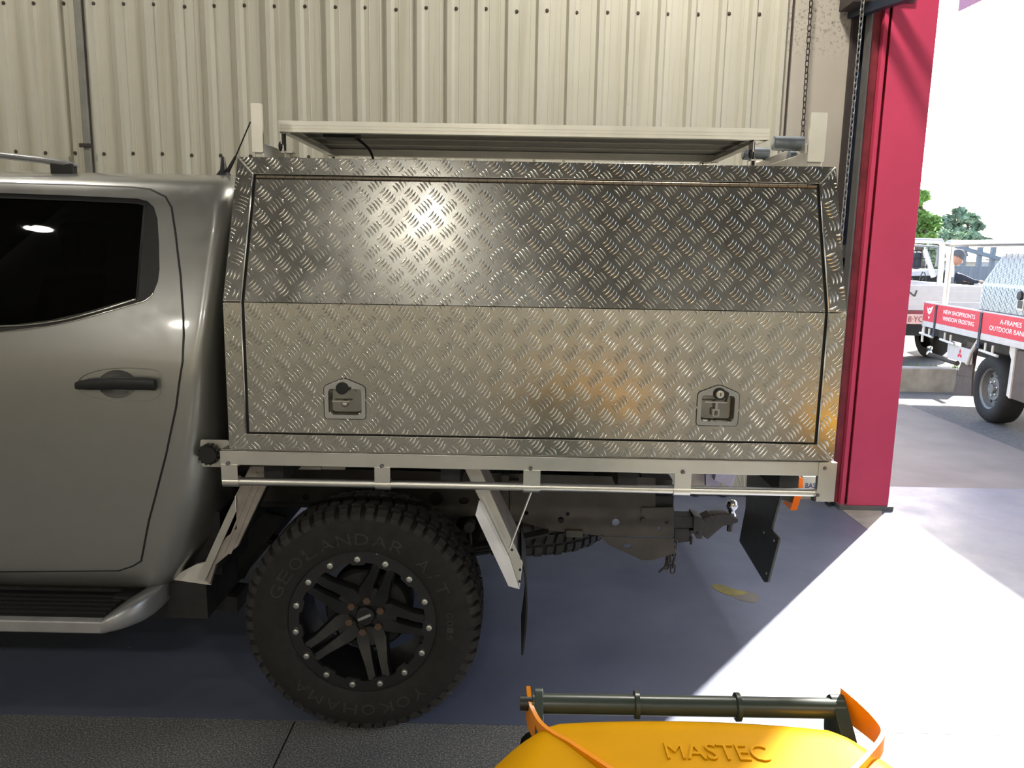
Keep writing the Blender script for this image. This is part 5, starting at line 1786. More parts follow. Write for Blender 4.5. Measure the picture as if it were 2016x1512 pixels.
lettering('board_lettering', 'OUTDOOR BANNERS', F2, wob, 0.045, M['letter_white'], bd_near, 0.004, 0.0, u0 + wob / 2, 0.925)
# pennant mark at the tail end
lu = q2(1831, 612)[0]
lz = 0.965
MB().plate([(lu - 0.08, lz + 0.055), (lu - 0.045, lz + 0.03), (lu - 0.02, lz + 0.05), (lu + 0.01, lz + 0.045), (lu + 0.085, lz + 0.075), (lu + 0.045, lz + 0.0), (lu + 0.0, lz - 0.03), (lu - 0.05, lz - 0.01)],
           [[(lu - 0.02, lz + 0.02), (lu + 0.0, lz + 0.035), (lu + 0.02, lz + 0.02), (lu + 0.0, lz + 0.005)]], 0.004, F2).build('pennant_mark', M['letter_white'], bd_parent)
MB().plate([(lu - 0.03, lz - 0.05), (lu + 0.02, lz - 0.055), (lu - 0.005, lz - 0.085)], [], 0.004, F2).build('pennant_mark', M['letter_white'], bd_parent)
# tie-down hooks under the boards
for px, py in ((1826, 655), (1868, 668), (1950, 690)):
    u, z = q2(px, py)
    MB().tube([F2.p(u - 0.13, z + 0.06, -0.01), F2.p(u - 0.13, z - 0.03, -0.01)], 0.012, 8).build('tie_hook', M['offwhite'], sign)
    MB().tube([F2.p(u + 0.02, z + 0.05, -0.01), F2.p(u + 0.02, z - 0.035, -0.01)], 0.012, 8).build('tie_hook', M['offwhite'], sign)
    MB().tube([F2.p(u - 0.24, z - 0.025, -0.01), F2.p(u + 0.12, z - 0.04, -0.01)], 0.014, 8).build('tie_hook', M['offwhite'], sign)
# rack over the tray
pu, _ = q2(1846, 560)
post_top = 1.74
rk = MB().tube([F2.p(pu, ZT2 - 0.1, -0.10), F2.p(pu, post_top, -0.10)], 0.032, 12).build('rack_post', M['alu'], sign, smooth=40)
MB().tube([F2.p(pu - 0.05, post_top, -0.10), F2.p(LEN2, post_top, -0.10)], 0.034, 12).build('rack_rail', M['alu'], sign, smooth=40)
MB().tube(smooth_path([F2.p(pu, post_top, -0.10), F2.p(pu - 0.03, post_top + 0.01, -0.2), F2.p(pu - 0.03, post_top, -1.6)], 4), 0.034, 12).build('rack_rail', M['alu'], sign, smooth=40)
MB().tube([F2.p(pu, ZT2 - 0.1, -1.6), F2.p(pu, post_top, -1.6)], 0.032, 12).build('rack_post', M['alu'], sign, smooth=40)
MB().tube([F2.p(pu - 0.05, post_top, -1.6), F2.p(LEN2, post_top, -1.6)], 0.034, 12).build('rack_rail', M['alu'], sign, smooth=40)
MB().sphere(F2.p(pu, post_top, -0.10), 0.045, 12, 8).build('rack_elbow', M['alu_dull'], sign, smooth=True)
# toolbox on the tray
tb = thing('toolbox', 'checkered aluminium toolbox with sloped lid on the tray of the white ute', 'toolbox', tuple(F2.p(1.8, ZT2 - 0.2, -0.5)))
tu0 = q2(1922, 600)[0]
TBL = LEN2 - 0.05
zc2, zt2 = 1.33, 1.66
prof = [(-0.03, ZB2 + 0.06), (-0.03, zc2), (-0.22, zt2), (-1.0, zt2), (-1.0, ZB2 + 0.06)]
MB().plate(prof, [], TBL - tu0, Frame(F2.p(tu0, 0, 0), N2, EZ, U2)).build('box_body', M['alu_far'], tb, bevel=0.006)
LF = Frame(F2.p(0, 0, -0.03), U2, EZ, N2)
tread2 = MB()
def mini_tread(fr, u0, u1, v0, v1):
    m = MB()
    p = 0.055
    j = 0
    v = v0 + p / 2
    while v < v1 - 0.01:
        u = u0 + p / 2 + (p / 2 if j % 2 else 0)
        k = 0
        while u < u1 - 0.02:
            for b in range(3):
                th = radians(45 if (k + j) % 2 else -45)
                o = (b - 1) * 0.013
                cxx, cyy = u - sin(th) * o, v + cos(th) * o
                d = (cos(th) * 0.014, sin(th) * 0.014)
                e = (-sin(th) * 0.003, cos(th) * 0.003)
                m.add([fr.p(cxx - d[0], cyy - d[1], 0.0005), fr.p(cxx + e[0], cyy + e[1], 0.0005), fr.p(cxx + d[0], cyy + d[1], 0.0005), fr.p(cxx - e[0], cyy - e[1], 0.0005), fr.p(cxx, cyy, 0.004)],
                      [(0, 4, 1), (1, 4, 2), (2, 4, 3), (3, 4, 0)])
            u += p
            k += 1
        v += p / 2
        j += 1
    return m
stuff(mini_tread(LF, tu0 + 0.01, TBL - 0.4, ZB2 + 0.1, zc2 - 0.01).build('tread_pattern', M['alu_far'], tb))
SV = Vector(N2 * -0.19 + EZ * (zt2 - zc2)).normalized()
SF = Frame(F2.p(0, zc2, -0.03), U2, SV, U2.cross(SV) if U2.cross(SV).dot(N2) > 0 else -U2.cross(SV))
stuff(mini_tread(SF, tu0 + 0.01, TBL - 0.4, 0.01, 0.37).build('tread_pattern', M['alu_far'], tb))
MB().plate(rect(tu0, 1.075, TBL, 1.082), [], 0.003, LF).build('lid_gap', M['steel_black'], tb)
u, z = q2(2003, 592)
lp = MB().plate(rounded(rect(u - 0.06, z - 0.09, u + 0.06, z + 0.03), 0.01), [], 0.004, LF).build('box_latch', M['chrome'], tb)
MB().plate(rect(u - 0.04, z - 0.07, u + 0.04, z + 0.0), [], 0.006, LF).build('latch_recess', M['dark_plate'], lp)
MB().lathe([(0, 0.02), (0.04, 0.018), (0.045, 0)], LF.p(u - 0.01, z + 0.045, 0.0), N2, 14).build('lock_cap', M['steel_black'], lp, smooth=40)
# wheel, guards, chassis
wu, wz = q2(1947, 762, -0.06)
wr2 = 0.335
wz = wr2 - 0.012
def steel_wheel(c, axis, parent, r=wr2):
    prof = [(0.60 * r, 0.0), (0.66 * r, 0.012), (0.80 * r, 0.018), (0.92 * r, 0.008), (0.985 * r, -0.02), (r, -0.06), (r, -0.14), (0.98 * r, -0.19), (0.9 * r, -0.21), (0.6 * r, -0.2)]
    t_ = MB().lathe(prof, c, axis, 48).build('wheel', M['rubber'], parent, smooth=50)
    MB().lathe([(0.62 * r, -0.002), (0.60 * r, -0.012), (0.56 * r, -0.02), (0.53 * r, -0.07), (0.36 * r, -0.07), (0.34 * r, -0.045), (0.14 * r, -0.05), (0.13 * r, -0.02), (0.0, -0.02)], c, axis, 40).build('steel_rim', M['grey_metal'], t_, smooth=40)
    ax = Vector(axis).normalized()
    r0 = ax.orthogonal().normalized()
    r1 = ax.cross(r0)
    for k in range(10):
        a = 2 * pi * k / 10
        p = Vector(c) + (r0 * cos(a) + r1 * sin(a)) * 0.45 * r + ax * -0.070
        MB().lathe([(0, 0.003), (0.055 * r, 0.003), (0.06 * r, 0)], p, ax, 10).build('rim_slot', M['steel_black'], t_)
    for k in range(6):
        a = 2 * pi * k / 6
        p = Vector(c) + (r0 * cos(a) + r1 * sin(a)) * 0.22 * r + ax * -0.05
        MB().lathe([(0, 0.02), (0.035 * r, 0.015), (0.04 * r, 0)], p, ax, 8).build('wheel_nut', M['bolt'], t_)
    return t_
steel_wheel(F2.p(wu, wz, -0.06), N2, sign)
steel_wheel(F2.p(wu, wz, -1.74), -N2, sign)
steel_wheel(F2.p(wu + 3.0, wz, -0.10), N2, sign)
steel_wheel(F2.p(wu + 3.0, wz, -1.7), -N2, sign)
fa = [q2(x, y, -0.12) for x, y in ((1876, 776), (1912, 780), (1913, 742), (1884, 738))]
MB().plate([(a, b) for a, b in fa], [], 0.02, F2, -0.14).build('mud_flap', M['flap_brown'], sign)
fb = [q2(x, y, -0.12) for x, y in ((1884, 739), (1913, 742), (1920, 700), (1925, 676), (1905, 672))]
MB().plate(fb, [], 0.02, F2, -0.14).build('guard_panel', M['flap_brown'], sign)
bu0, bu1 = wu + 0.42, wu + 1.2
MB().plate(rect(bu0, 0.30, bu1, 0.76), [], 0.02, F2, -0.08).build('under_tray_box', M['flap_brown'], sign, bevel=0.01)
MB().plate([(bu0 - 0.06, 0.32), (bu0, 0.30), (bu0, 0.78), (bu0 - 0.1, 0.78), (bu0 - 0.1, 0.72), (bu0 - 0.05, 0.66)], [], 0.03, F2, -0.08).build('guard_edge', M['offwhite'], sign)
MB().tube([F2.p(q2(1921, 672)[0], 0.78, -0.03), F2.p(q2(1905, 690)[0], 0.62, -0.03), F2.p(q2(1898, 714)[0], 0.5, -0.03)], 0.018, 8).build('guard_edge', M['offwhite'], sign)
MB().plate(rect(0.15, 0.52, LEN2, 0.66), [], 1.0, F2, -1.4).build('chassis', M['chassis'], sign)
MB().plate(rect(0.0, 0.66, LEN2, ZB2), [], 1.4, F2, -1.6).build('subframe', M['chassis'], sign)
# white mud flap with the three-diamond mark
f0 = q2(1857, 676)
f1 = q2(1903, 704)
FT = Frame(F2.p(0.62, 0, 0), -N2, EZ, -U2)          # faces the tail
MF = F2
mfl = MB().plate(rect(f0[0], 0.50, f1[0], 0.655), [], 0.01, MF, -0.06).build('mark_flap', M['white_far'], sign)
cu, cz = (f0[0] + f1[0]) / 2 + 0.02, 0.575
mk = MB()
for k in range(3):
    a = pi / 2 + 2 * pi * k / 3
    dx, dz = cos(a), sin(a)
    L, w = 0.058, 0.019
    mk.plate([(cu, cz), (cu + dx * L / 2 - dz * w, cz + dz * L / 2 + dx * w), (cu + dx * L, cz + dz * L), (cu + dx * L / 2 + dz * w, cz + dz * L / 2 - dx * w)], [], 0.003, MF, -0.05)
mk.build('three_diamond_mark', M['red_board'], mfl)
p = atX(1830, 690, 5.2)
MB().lathe([(0, 0.07), (0.03, 0.05), (0.035, 0.03), (0.02, 0.0), (0.03, -0.02), (0.034, -0.05), (0.02, -0.07), (0.0, -0.08)], p, EZ, 14).build('tow_ball', M['chrome'], sign, smooth=40)
MB().tube([p + Vector((0, 0, -0.05)), p + U2 * 0.8 + Vector((0, 0, -0.05))], 0.03, 8).build('tow_bar', M['chassis'], sign)
MB().tube(smooth_path([F2.p(0.02, ZB2, -0.02), F2.p(0.0, 0.7, -0.02), F2.p(0.01, 0.6, -0.02)], 4), 0.014, 8).build('tail_bracket', M['offwhite'], sign)
# cab of the second ute (out of frame ahead)
rows = []
for u, h in ((LEN2 + 0.05, 1.7), (LEN2 + 0.9, 1.75), (LEN2 + 1.5, 1.68), (LEN2 + 2.0, 1.05), (LEN2 + 2.9, 0.95), (LEN2 + 2.95, 0.45)):
    rows.append([F2.p(u, 0.45, -0.02), F2.p(u, min(h, 1.0), 0.0), F2.p(u, h, -0.18 if h > 1.2 else -0.08), F2.p(u, h, -1.62 if h > 1.2 else -1.72), F2.p(u, min(h, 1.0), -1.8), F2.p(u, 0.45, -1.78)])
mb = MB().grid(rows)
mb.add(rows[0], [tuple(range(6))])
mb.build('cab', M['white_far'], sign)
MB().hexa([F2.p(LEN2 + 0.2, 1.05, 0.0), F2.p(LEN2 + 1.75, 1.05, -0.01), F2.p(LEN2 + 1.75, 1.05, -0.06), F2.p(LEN2 + 0.2, 1.05, -0.06),
           F2.p(LEN2 + 0.25, 1.58, -0.11), F2.p(LEN2 + 1.35, 1.58, -0.12), F2.p(LEN2 + 1.35, 1.58, -0.2), F2.p(LEN2 + 0.25, 1.58, -0.2)]).build('side_window', M['glass'], sign)

# ------------------------------------------------------------------ first ute behind, seen from the tail
TY = 10.3
def t2(pts, Y=TY):
    return [(p.x, p.z) for p in (at(x, y, Y) for x, y in pts)]
far = thing('tray_truck', 'white tray ute seen from its tailgate and number plate behind the kerb', 'truck', (5.1, 11.5, 0.2))
TX0, TX1 = 4.25, 6.05
tg = MB().box((TX0, TY, 0.90), (TX1, TY + 0.03, 1.225)).build('tailgate', M['white_far'], far, bevel=0.004)
for z in (0.97, 1.06, 1.15):
    MB().box((TX0, TY - 0.003, z), (TX1, TY + 0.001, z + 0.008)).build('tailgate_groove', M['offwhite'], tg)
pn = at(1797, 577.5, TY)
lettering('tailgate_letter', 'NISSAN', Frame((at(1804, 577.5, TY).x - 0.36, TY - 0.001, pn.z), EX, EZ, -EY), 0.72, 0.085, M['dark_plate'], tg, 0.006, 0.0, 0, 0, 0.25)
MB().box((TX0, TY - 0.02, 0.84), (TX1, TY + 0.05, 0.895)).build('tail_beam', M['red_dark'], far)
a, b = at(1784, 618, TY - 0.03), at(1816, 638, TY - 0.03)
npl = MB().box((b.x - 0.37, TY - 0.05, b.z), (b.x, TY - 0.04, a.z)).build('number_plate', M['plate_pink'], far, bevel=0.003)
lettering('plate_lettering', '8·YC', Frame((b.x - 0.105, TY - 0.05, (a.z + b.z) / 2), EX, EZ, -EY), 0.19, 0.075, M['red_dark'], npl, 0.002)
MB().box((TX0, TY + 0.03, 0.86), (TX1, TY + 2.0, 0.92)).build('tray_floor', M['offwhite'], far)
for x in (TX0, TX1 - 0.03):
    MB().box((x, TY + 0.03, 0.9), (x + 0.03, TY + 2.0, 1.225)).build('side_board', M['white_far'], far)
MB().box((TX0, TY + 2.0, 0.9), (TX1, TY + 2.05, 1.42)).build('headboard', M['roof_tin'], far)
hx = at(1870, 555, TY + 1.9).x
MB().box((hx - 0.03, TY + 1.9, 1.2), (hx + 0.06, TY + 1.98, 1.43)).build('headboard_post', M['fence'], far)
MB().box((TX0 + 0.3, TY + 0.2, 0.55), (TX1 - 0.3, TY + 3.0, 0.85)).build('chassis', M['under'], far)
for x, s_ in ((TX0 + 0.12, -1), (TX1 - 0.12, 1)):
    steel_wheel((x, TY + 0.75, 0.2 + 0.34), EX * s_, far, 0.345)
    steel_wheel((x, TY + 3.9, 0.2 + 0.34), EX * s_, far, 0.345)
# rear racks: hoop, mesh guard and slanted brace
za = 1.80
hx0, hx1 = at(1780, 470, TY + 0.6).x - 0.8, at(1856, 476, TY + 0.6).x
MB().tube(smooth_path([(hx0, TY + 0.6, za), (hx1 - 0.12, TY + 0.6, za), (hx1 - 0.03, TY + 0.6, za - 0.02), (hx1, TY + 0.6, za - 0.10), (hx1 + 0.02, TY + 0.6, 1.2)], 4), 0.036, 10).build('rack_hoop', M['alu'], far, smooth=40)
q = t2([(1861, 482), (1873, 525), (1872, 545)], TY + 0.9)
MB().tube([(x, TY + 0.9, z) for x, z in q], 0.036, 10).build('rack_brace', M['alu'], far, smooth=40)
q = t2([(1820, 492), (1838, 545)], TY + 1.6)
MB().tube([(x, TY + 1.6, z) for x, z in q], 0.04, 8).build('slanted_brace', M['white_far'], far, smooth=40)
gx = [at(px, 510, TY + 1.6).x for px in (1794, 1804, 1814, 1826)]
for x in gx:
    MB().tube([(x, TY + 1.6, 1.42), (x, TY + 1.6, 1.74)], 0.008, 6).build('mesh_bar', M['steel_black'], far)
for z in (1.44, 1.56, 1.68):
    MB().tube([(gx[0] - 0.5, TY + 1.6, z), (gx[-1] + 0.1, TY + 1.6, z)], 0.008, 6).build('mesh_bar', M['steel_black'], far)
MB().tube(smooth_path([(gx[0] - 0.5, TY + 1.6, 1.745), (gx[-1] + 0.05, TY + 1.6, 1.74), (gx[-1] + 0.14, TY + 1.6, 1.68), (gx[-1] + 0.14, TY + 1.6, 1.45)], 4), 0.018, 8).build('guard_hoop', M['fence'], far, smooth=40)
for k, pts in enumerate(([(1795, 548), (1802, 556), (1812, 560), (1818, 548), (1822, 545)], [(1808, 560), (1814, 540), (1820, 536), (1824, 556)])):
    MB().tube(smooth_path([at(x, y, TY + 1.95) for x, y in pts], 5), 0.008, 6).build('cable', M['steel_black'], far)
MB().box((gx[1], TY + 1.62, 1.40), (gx[2] + 0.02, TY + 1.75, 1.66)).build('hung_bag', M['navy'], far, bevel=0.03)
rows = []
for y, h, w in ((TY + 2.1, 1.7, 0.75), (TY + 2.9, 1.75, 0.74), (TY + 3.5, 1.70, 0.72), (TY + 4.1, 1.2, 0.84), (TY + 4.9, 1.1, 0.82), (TY + 5.0, 0.6, 0.82)):
    mx = (TX0 + TX1) / 2
    rows.append([(mx - 0.86, y, 0.5), (mx - 0.88, y, min(h, 1.1)), (mx - w, y, h), (mx + w, y, h), (mx + 0.88, y, min(h, 1.1)), (mx + 0.86, y, 0.5)])
mb = MB().grid(rows)
mb.add(rows[0], [tuple(range(6))])
mb.build('cab', M['white_far'], far)
MB().box((mx - 0.62, TY + 2.085, 1.2), (mx + 0.62, TY + 2.1, 1.62)).build('rear_window', M['glass'], far)

# ------------------------------------------------------------------ person bending behind the ute
PY_ = 12.6
hd = at(1884, 508, PY_)
gz = 0.20
base = Vector((hd.x - 0.10, PY_, gz))
bm_v = [(base.x, PY_, gz + 0.90), (base.x - 0.01, PY_, gz + 1.08), (base.x - 0.03, PY_, hd.z - 0.30), (base.x + 0.02, PY_, hd.z - 0.19), (hd.x - 0.04, PY_, hd.z - 0.11),
        (base.x - 0.03, PY_ - 0.19, hd.z - 0.30), (base.x + 0.05, PY_ - 0.25, gz + 1.10), (base.x + 0.28, PY_ - 0.22, gz + 1.02), (base.x + 0.36, PY_ - 0.22, gz + 1.02),
        (base.x - 0.03, PY_ + 0.19, hd.z - 0.30), (base.x + 0.05, PY_ + 0.25, gz + 1.10), (base.x + 0.28, PY_ + 0.22, gz + 1.02), (base.x + 0.36, PY_ + 0.22, gz + 1.02),
        (base.x, PY_ - 0.10, gz + 0.88), (base.x + 0.03, PY_ - 0.11, gz + 0.48), (base.x - 0.02, PY_ - 0.11, gz + 0.07), (base.x + 0.15, PY_ - 0.12, gz + 0.035),
        (base.x, PY_ + 0.10, gz + 0.88), (base.x + 0.03, PY_ + 0.11, gz + 0.48), (base.x - 0.02, PY_ + 0.11, gz + 0.07), (base.x + 0.15, PY_ + 0.12, gz + 0.035)]
bm_e = [(0, 1), (1, 2), (2, 3), (3, 4), (2, 5), (5, 6), (6, 7), (7, 8), (2, 9), (9, 10), (10, 11), (11, 12), (0, 13), (13, 14), (14, 15), (15, 16), (0, 17), (17, 18), (18, 19), (19, 20)]
rad = [0.13, 0.14, 0.13, 0.065, 0.055, 0.07, 0.05, 0.035, 0.03, 0.07, 0.05, 0.035, 0.03, 0.09, 0.065, 0.045, 0.04, 0.09, 0.065, 0.045, 0.04]
def skin_body(name, verts, edges, radii, mat, parent):
    me = bpy.data.meshes.new(name)
    me.from_pydata(verts, edges, [])
    o = put(name, me, parent)
    sk_ = o.modifiers.new('skin', 'SKIN')
    for i, v in enumerate(me.skin_vertices[0].data if me.skin_vertices else []):
        v.radius = (radii[i], radii[i])
    if me.skin_vertices:
        me.skin_vertices[0].data[0].use_root = True
    sb = o.modifiers.new('smooth', 'SUBSURF')
    sb.levels = sb.render_levels = 2
    dg = bpy.context.evaluated_depsgraph_get()
    m2 = bpy.data.meshes.new_from_object(o.evaluated_get(dg))
    m2.materials.clear()
    m2.materials.append(mat)
    for p in m2.polygons:
        p.use_smooth = True
    o.modifiers.clear()
    o.data = m2
    return o
pers = thing('person', 'person in a grey beanie and dark top bending over behind the utes', 'person', tuple(base))
skin_body('body', bm_v, bm_e, rad, M['cloth_dark'], pers)
# head: profile facing right (+X), tilted down
hm = Matrix.Translation(hd) @ Matrix.Rotation(radians(28), 4, 'Y')
def head_mesh():
    v, f = [], []
    n, m = 24, 16
    for i in range(m + 1):
        t_ = pi * i / m
        for k in range(n):
            a = 2 * pi * k / n
            x, y, z = sin(t_) * cos(a), sin(t_) * sin(a), cos(t_)
            sx = 0.098 * (1.0 if z > -0.2 else 1 - 0.25 * (-z - 0.2))
            px_ = x * sx + (0.012 if z < 0 and x > 0 else 0)
            py_ = y * 0.076 * (1.0 if z > 0 else 1 - 0.30 * (-z))
            pz_ = z * 0.122
            if x > 0.75 and abs(y) < 0.28 and -0.38 < z < 0.1:     # nose
                px_ += 0.024 * (1 - abs(y) / 0.28) * (1 - abs(z + 0.16) / 0.3 if abs(z + 0.16) < 0.3 else 0)
            if x > 0.6 and 0.18 < abs(y) < 0.6 and 0.0 < z < 0.25:  # eye sockets
                px_ -= 0.008
            if x > 0.7 and abs(y) < 0.35 and -0.62 < z < -0.5:      # mouth
                px_ -= 0.006
            v.append((px_, py_, pz_))
    for i in range(m):
        for k in range(n):
            k2 = (k + 1) % n
            f.append((i * n + k, (i + 1) * n + k, (i + 1) * n + k2, i * n + k2))
    mb_ = MB().add(v, f)
    for s_ in (-1, 1):
        mb_.sphere((-0.008, s_ * 0.077, -0.01), 0.03, 10, 6, (0.6, 0.3, 1.0))
    return mb_
put('head', head_mesh().mesh('head', M['skin'], smooth=True), pers, hm)
bz = MB()
rows = []
for i in range(10):
    t_ = i / 9 * 1.62
    rows.append([(0.113 * sin(t_) * cos(a) - 0.006 - 0.012 * (i / 9), 0.091 * sin(t_) * sin(a), 0.140 * cos(t_) + 0.008 - 0.01 * cos(a) * (i / 9) * -1) for a in [2 * pi * k / 24 for k in range(25)]])
bz.grid(rows)
put('beanie', bz.mesh('beanie', M['beanie'], smooth=True), pers, hm)
for s_ in (-1, 1):
    y = PY_ + s_ * 0.22
    hx_ = base.x + 0.36
    hnd = MB().sphere((hx_ + 0.03, y, gz + 1.02), 0.04, 10, 8, (1.1, 0.95, 0.5))
    for k in range(4):
        hnd.tube([(hx_ + 0.06, y - 0.027 + 0.018 * k, gz + 1.02), (hx_ + 0.095 - 0.006 * abs(k - 1.5), y - 0.027 + 0.018 * k, gz + 1.013), (hx_ + 0.118 - 0.008 * abs(k - 1.5), y - 0.027 + 0.018 * k, gz + 0.995)], [0.0095, 0.009, 0.007], 6)
    hnd.tube([(hx_ + 0.02, y + s_ * -0.03, gz + 1.02), (hx_ + 0.05, y + s_ * -0.06, gz + 1.012), (hx_ + 0.08, y + s_ * -0.066, gz + 1.0)], [0.012, 0.01, 0.008], 6)
    hnd.build('hand', M['skin'], pers, smooth=True)

# ------------------------------------------------------------------ white car further back
CY2 = 15.8
car = thing('parked_car', 'white sedan parked behind the fenced lot with dark side windows', 'car', (at(1900, 550, CY2).x, CY2, 0.2))
cx0 = at(1868, 545, CY2).x
cxm = at(1936, 560, CY2).x
zr, zbelt = at(1880, 534, CY2).z, at(1900, 562, CY2).z
Lc = 4.3
x0 = cx0 - 1.9
def car_side(pts, dy0, dy1):
    return pts
body = [(x0, 0.45), (x0 + 0.05, zbelt - 0.05), (x0 + 0.5, zbelt), (cxm + 0.1, zbelt - 0.02), (cxm + 1.1, zbelt - 0.22), (cxm + 1.15, 0.45)]
MB().plate(body, [], 1.7, Frame((0, CY2 + 1.7, 0), EX, EZ, -EY)).build('car_body', M['white_far'], car, bevel=0.06)
roof = [(x0 + 0.35, zbelt - 0.02), (x0 + 0.9, zr - 0.04), (cx0 - 0.3, zr + 0.03), (cx0 + 0.15, zr), (at(1905, 541, CY2).x, at(1905, 541, CY2).z), (at(1928, 552, CY2).x, at(1928, 552, CY2).z), (cxm + 0.1, zbelt - 0.02)]
MB().plate(roof, [], 1.5, Frame((0, CY2 + 1.6, 0), EX, EZ, -EY)).build('car_roof', M['white_far'], car, bevel=0.04)
wn_ = [(x0 + 0.7, zbelt), (x0 + 1.0, zr - 0.12), (cx0 + 0.1, zr - 0.08), (at(1905, 546, CY2).x, at(1905, 548, CY2).z), (at(1924, 556, CY2).x, at(1924, 558, CY2).z), (cxm - 0.15, zbelt)]
MB().plate(wn_, [], 0.02, Frame((0, CY2 + 0.1, 0), EX, EZ, -EY), -0.005).build('side_window', M['glass'], car)
for x in (x0 + 0.8, cxm + 0.3):
    MB().lathe([(0, 0.02), (0.2, 0.02), (0.3, 0.0), (0.31, -0.1), (0.3, -0.18), (0, -0.2)], (x, CY2, 0.2 + 0.31), -EY, 28).build('car_wheel', M['rubber'], car, smooth=40)

# ------------------------------------------------------------------ far fence and houses
fy = 20.0
fx0, fx1 = at(1880, 535, fy).x, at(2060, 535, fy).x
ftop = at(1920, 524, fy).z
fn = thing('paling_fence', 'grey paling fence beyond the parked cars', 'fence', ((fx0 + fx1) / 2, fy, 0.2))
pw = 0.11
pal = MB().box((-pw * 0.46, 0, 0.2), (pw * 0.46, 0.02, ftop)).mesh('paling', M['fence'])
for k in range(int((fx1 - fx0) / pw)):
    put('paling', pal, fn, Matrix.Translation((fx0 + k * pw, fy + (0.012 if k % 2 else 0), 0)))
MB().box((fx0, fy + 0.035, 0.7), (fx1, fy + 0.08, 0.8)).build('fence_rail', M['fence'], fn)
hy = 30.0
def house(label, pxl, pxr, py_eave, py_ridge, Y, wall, roofm, depth=7):
    a, b = at(pxl, py_eave, Y), at(pxr, py_eave, Y)
    r = at((pxl + pxr) / 2, py_ridge, Y + depth / 2)
    h = thing('house', label, 'house', ((a.x + b.x) / 2, Y, 0.2))
    ze = (a.z + b.z) / 2
    MB().box((a.x, Y, 0.2), (b.x, Y + depth, ze)).build('house_wall', wall, h)
    MB().hexa([(a.x - 0.4, Y - 0.4, ze - 0.05), (b.x + 0.4, Y - 0.4, ze - 0.05), (b.x + 0.4, Y + depth + 0.4, ze - 0.05), (a.x - 0.4, Y + depth + 0.4, ze - 0.05),
               (a.x + 0.5, Y + depth / 2 - 0.05, r.z), (b.x - 0.5, Y + depth / 2 - 0.05, r.z), (b.x - 0.5, Y + depth / 2 + 0.05, r.z), (a.x + 0.5, Y + depth / 2 + 0.05, r.z)]).build('house_roof', roofm, h)
    w = (b.x - a.x)
    for k in range(2):
        wx = a.x + w * (0.25 + 0.42 * k)
        wd = MB().box((wx, Y - 0.03, ze - 1.0), (wx + w * 0.16, Y + 0.02, ze - 0.3)).build('window', M['white_far'], h)
        MB().box((wx + 0.05, Y - 0.04, ze - 0.95), (wx + w * 0.16 - 0.05, Y - 0.02, ze - 0.35)).build('pane', M['glass'], wd)
    return h
house('cream house with pale iron roof behind the paling fence', 1893, 1926, 512, 492, hy, M['wall_far'], M['roof_tin'])
house('white walled house with grey iron roof beyond the toolbox', 1930, 2000, 508, 488, hy + 4, M['white_far'], M['fence'])
house('pale house with a long iron roof behind the mesh rack', 1770, 1836, 516, 486, hy + 18, M['offwhite'], M['roof_tin'])
# carport posts with a blue tarp
cp = thing('carport', 'steel carport with a blue tarp roof beyond the toolbox', 'carport', (at(2000, 500, 24).x, 24, 0.2))
a, b = at(1984, 502, 24), at(2090, 502, 24)
t0, t1 = at(1990, 487, 25), at(2090, 485, 25)
MB().hexa([(a.x, 23.5, a.z), (b.x, 23.5, b.z), (b.x, 23.6, b.z), (a.x, 23.6, a.z), (t0.x, 25.5, t0.z), (t1.x, 25.5, t1.z), (t1.x, 25.6, t1.z), (t0.x, 25.6, t0.z)]).build('tarp', M['tarp'], cp)
for px in (1900, 1931, 1957):
    p = at(px, 500, 24)
    MB().box((p.x - 0.06, 24, 0.2), (p.x + 0.06, 24.12, at(px, 486, 24).z)).build('carport_post', M['fence'], cp)
p0, p1 = at(1880, 484, 24), at(1975, 512, 24)
MB().beam(p0, p1, 0.08, 0.12).build('carport_beam', M['fence'], cp)

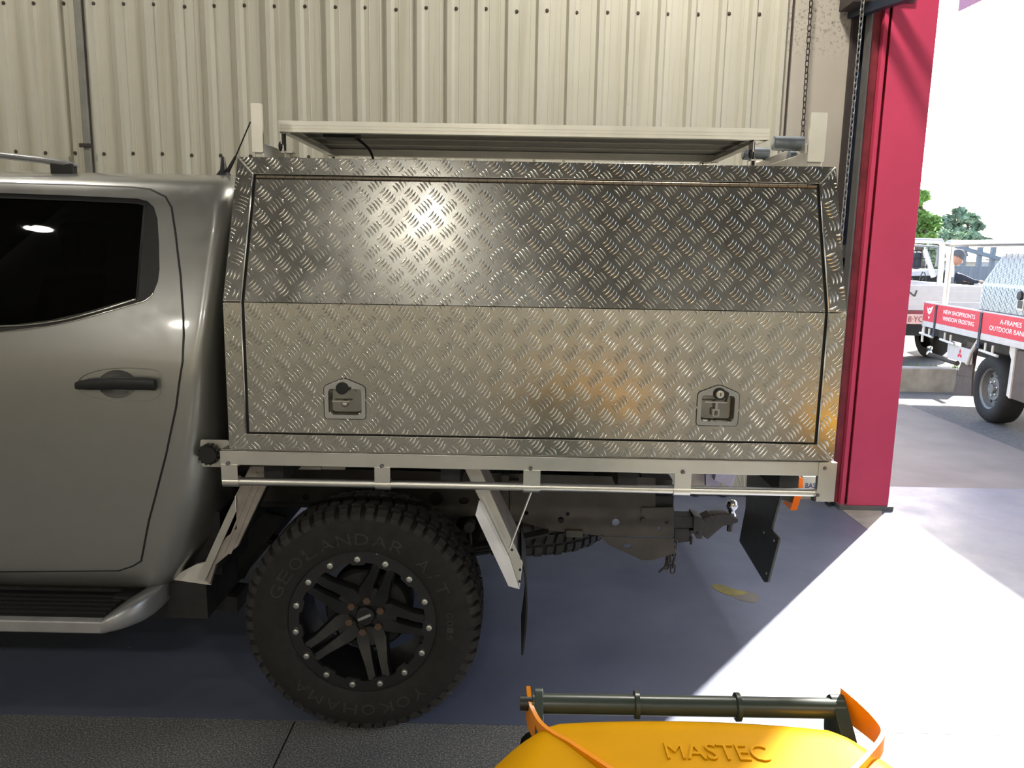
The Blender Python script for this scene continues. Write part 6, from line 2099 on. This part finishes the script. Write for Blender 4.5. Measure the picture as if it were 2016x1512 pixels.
# ------------------------------------------------------------------ trees
def tree(label, crowns, leafm, Y, trunk_px, n_leaf, size, seed, group='trees beyond the road'):
    rr = random.Random(seed)
    tp = at(trunk_px, 500, Y)
    th = thing('tree', label, 'tree', (tp.x, Y, 0.2), group)
    top = min(c[1] for c in crowns)
    zt_ = at(trunk_px, (crowns[0][1]), Y).z
    mb_ = MB().tube([(tp.x, Y, 0.1), (tp.x + 0.1, Y, 1.5), (tp.x - 0.05, Y, zt_)], [0.22, 0.16, 0.08], 8)
    centres = []
    for (px, py, rx, rz) in crowns:
        c = at(px, py, Y)
        sx = at(px + rx, py, Y).x - c.x
        sz = c.z - at(px, py + rz, Y).z
        centres.append((c, sx, sz))
        mb_.tube([(tp.x, Y, min(1.8, zt_)), ((tp.x + c.x) / 2, Y + rr.uniform(-0.3, 0.3), (1.6 + c.z) / 2 + 0.3), c], [0.09, 0.06, 0.02], 6)
    mb_.build('trunk', M['bark'], th, smooth=40)
    lf = MB()
    for (c, sx, sz) in centres:
        for k in range(n_leaf):
            while True:
                x, y, z = rr.uniform(-1, 1), rr.uniform(-1, 1), rr.uniform(-1, 1)
                d = x * x + y * y + z * z
                if d < 1 and rr.random() < 0.25 + d:
                    break
            p = c + Vector((x * sx, y * (sx + sz) / 2, z * sz))
            a1, a2 = rr.uniform(0, 2 * pi), rr.uniform(-0.9, 0.9)
            d1 = Vector((cos(a1) * cos(a2), sin(a1) * cos(a2), sin(a2))) * size * rr.uniform(0.6, 1.2)
            d2 = d1.cross(Vector((rr.uniform(-1, 1), rr.uniform(-1, 1), rr.uniform(-1, 1)))).normalized() * size * 0.45
            lf.add([p - d1, p + d2, p + d1, p - d2], [(0, 1, 2, 3)])
    stuff(lf.build('foliage', leafm, th, fix=False))
    return th
tree('bright green leafy tree rising beside the red column', [(1822, 446, 26, 26), (1812, 470, 24, 14), (1808, 430, 18, 18), (1812, 386, 16, 11), (1800, 400, 14, 12), (1838, 440, 14, 14)], M['leaf_a'], 24, 1806, 300, 0.13, 1)
tree('grey green spreading tree standing behind the house roofs', [(1885, 430, 24, 14), (1862, 436, 16, 12), (1908, 432, 18, 12), (1925, 446, 12, 8), (1872, 452, 26, 12), (1900, 458, 22, 10), (1890, 416, 12, 7)], M['leaf_b'], 40, 1886, 150, 0.2, 2)
tree('low dull green tree behind the white tray ute rack', [(1860, 466, 18, 14), (1885, 470, 22, 12), (1915, 470, 22, 12), (1940, 476, 14, 8)], M['leaf_b'], 34, 1895, 220, 0.15, 5)
tree('dark bushy tree behind the mesh rack of the far ute', [(1835, 500, 12, 22), (1840, 530, 12, 16), (1850, 495, 14, 16)], M['leaf_b'], 19, 1838, 420, 0.09, 8)
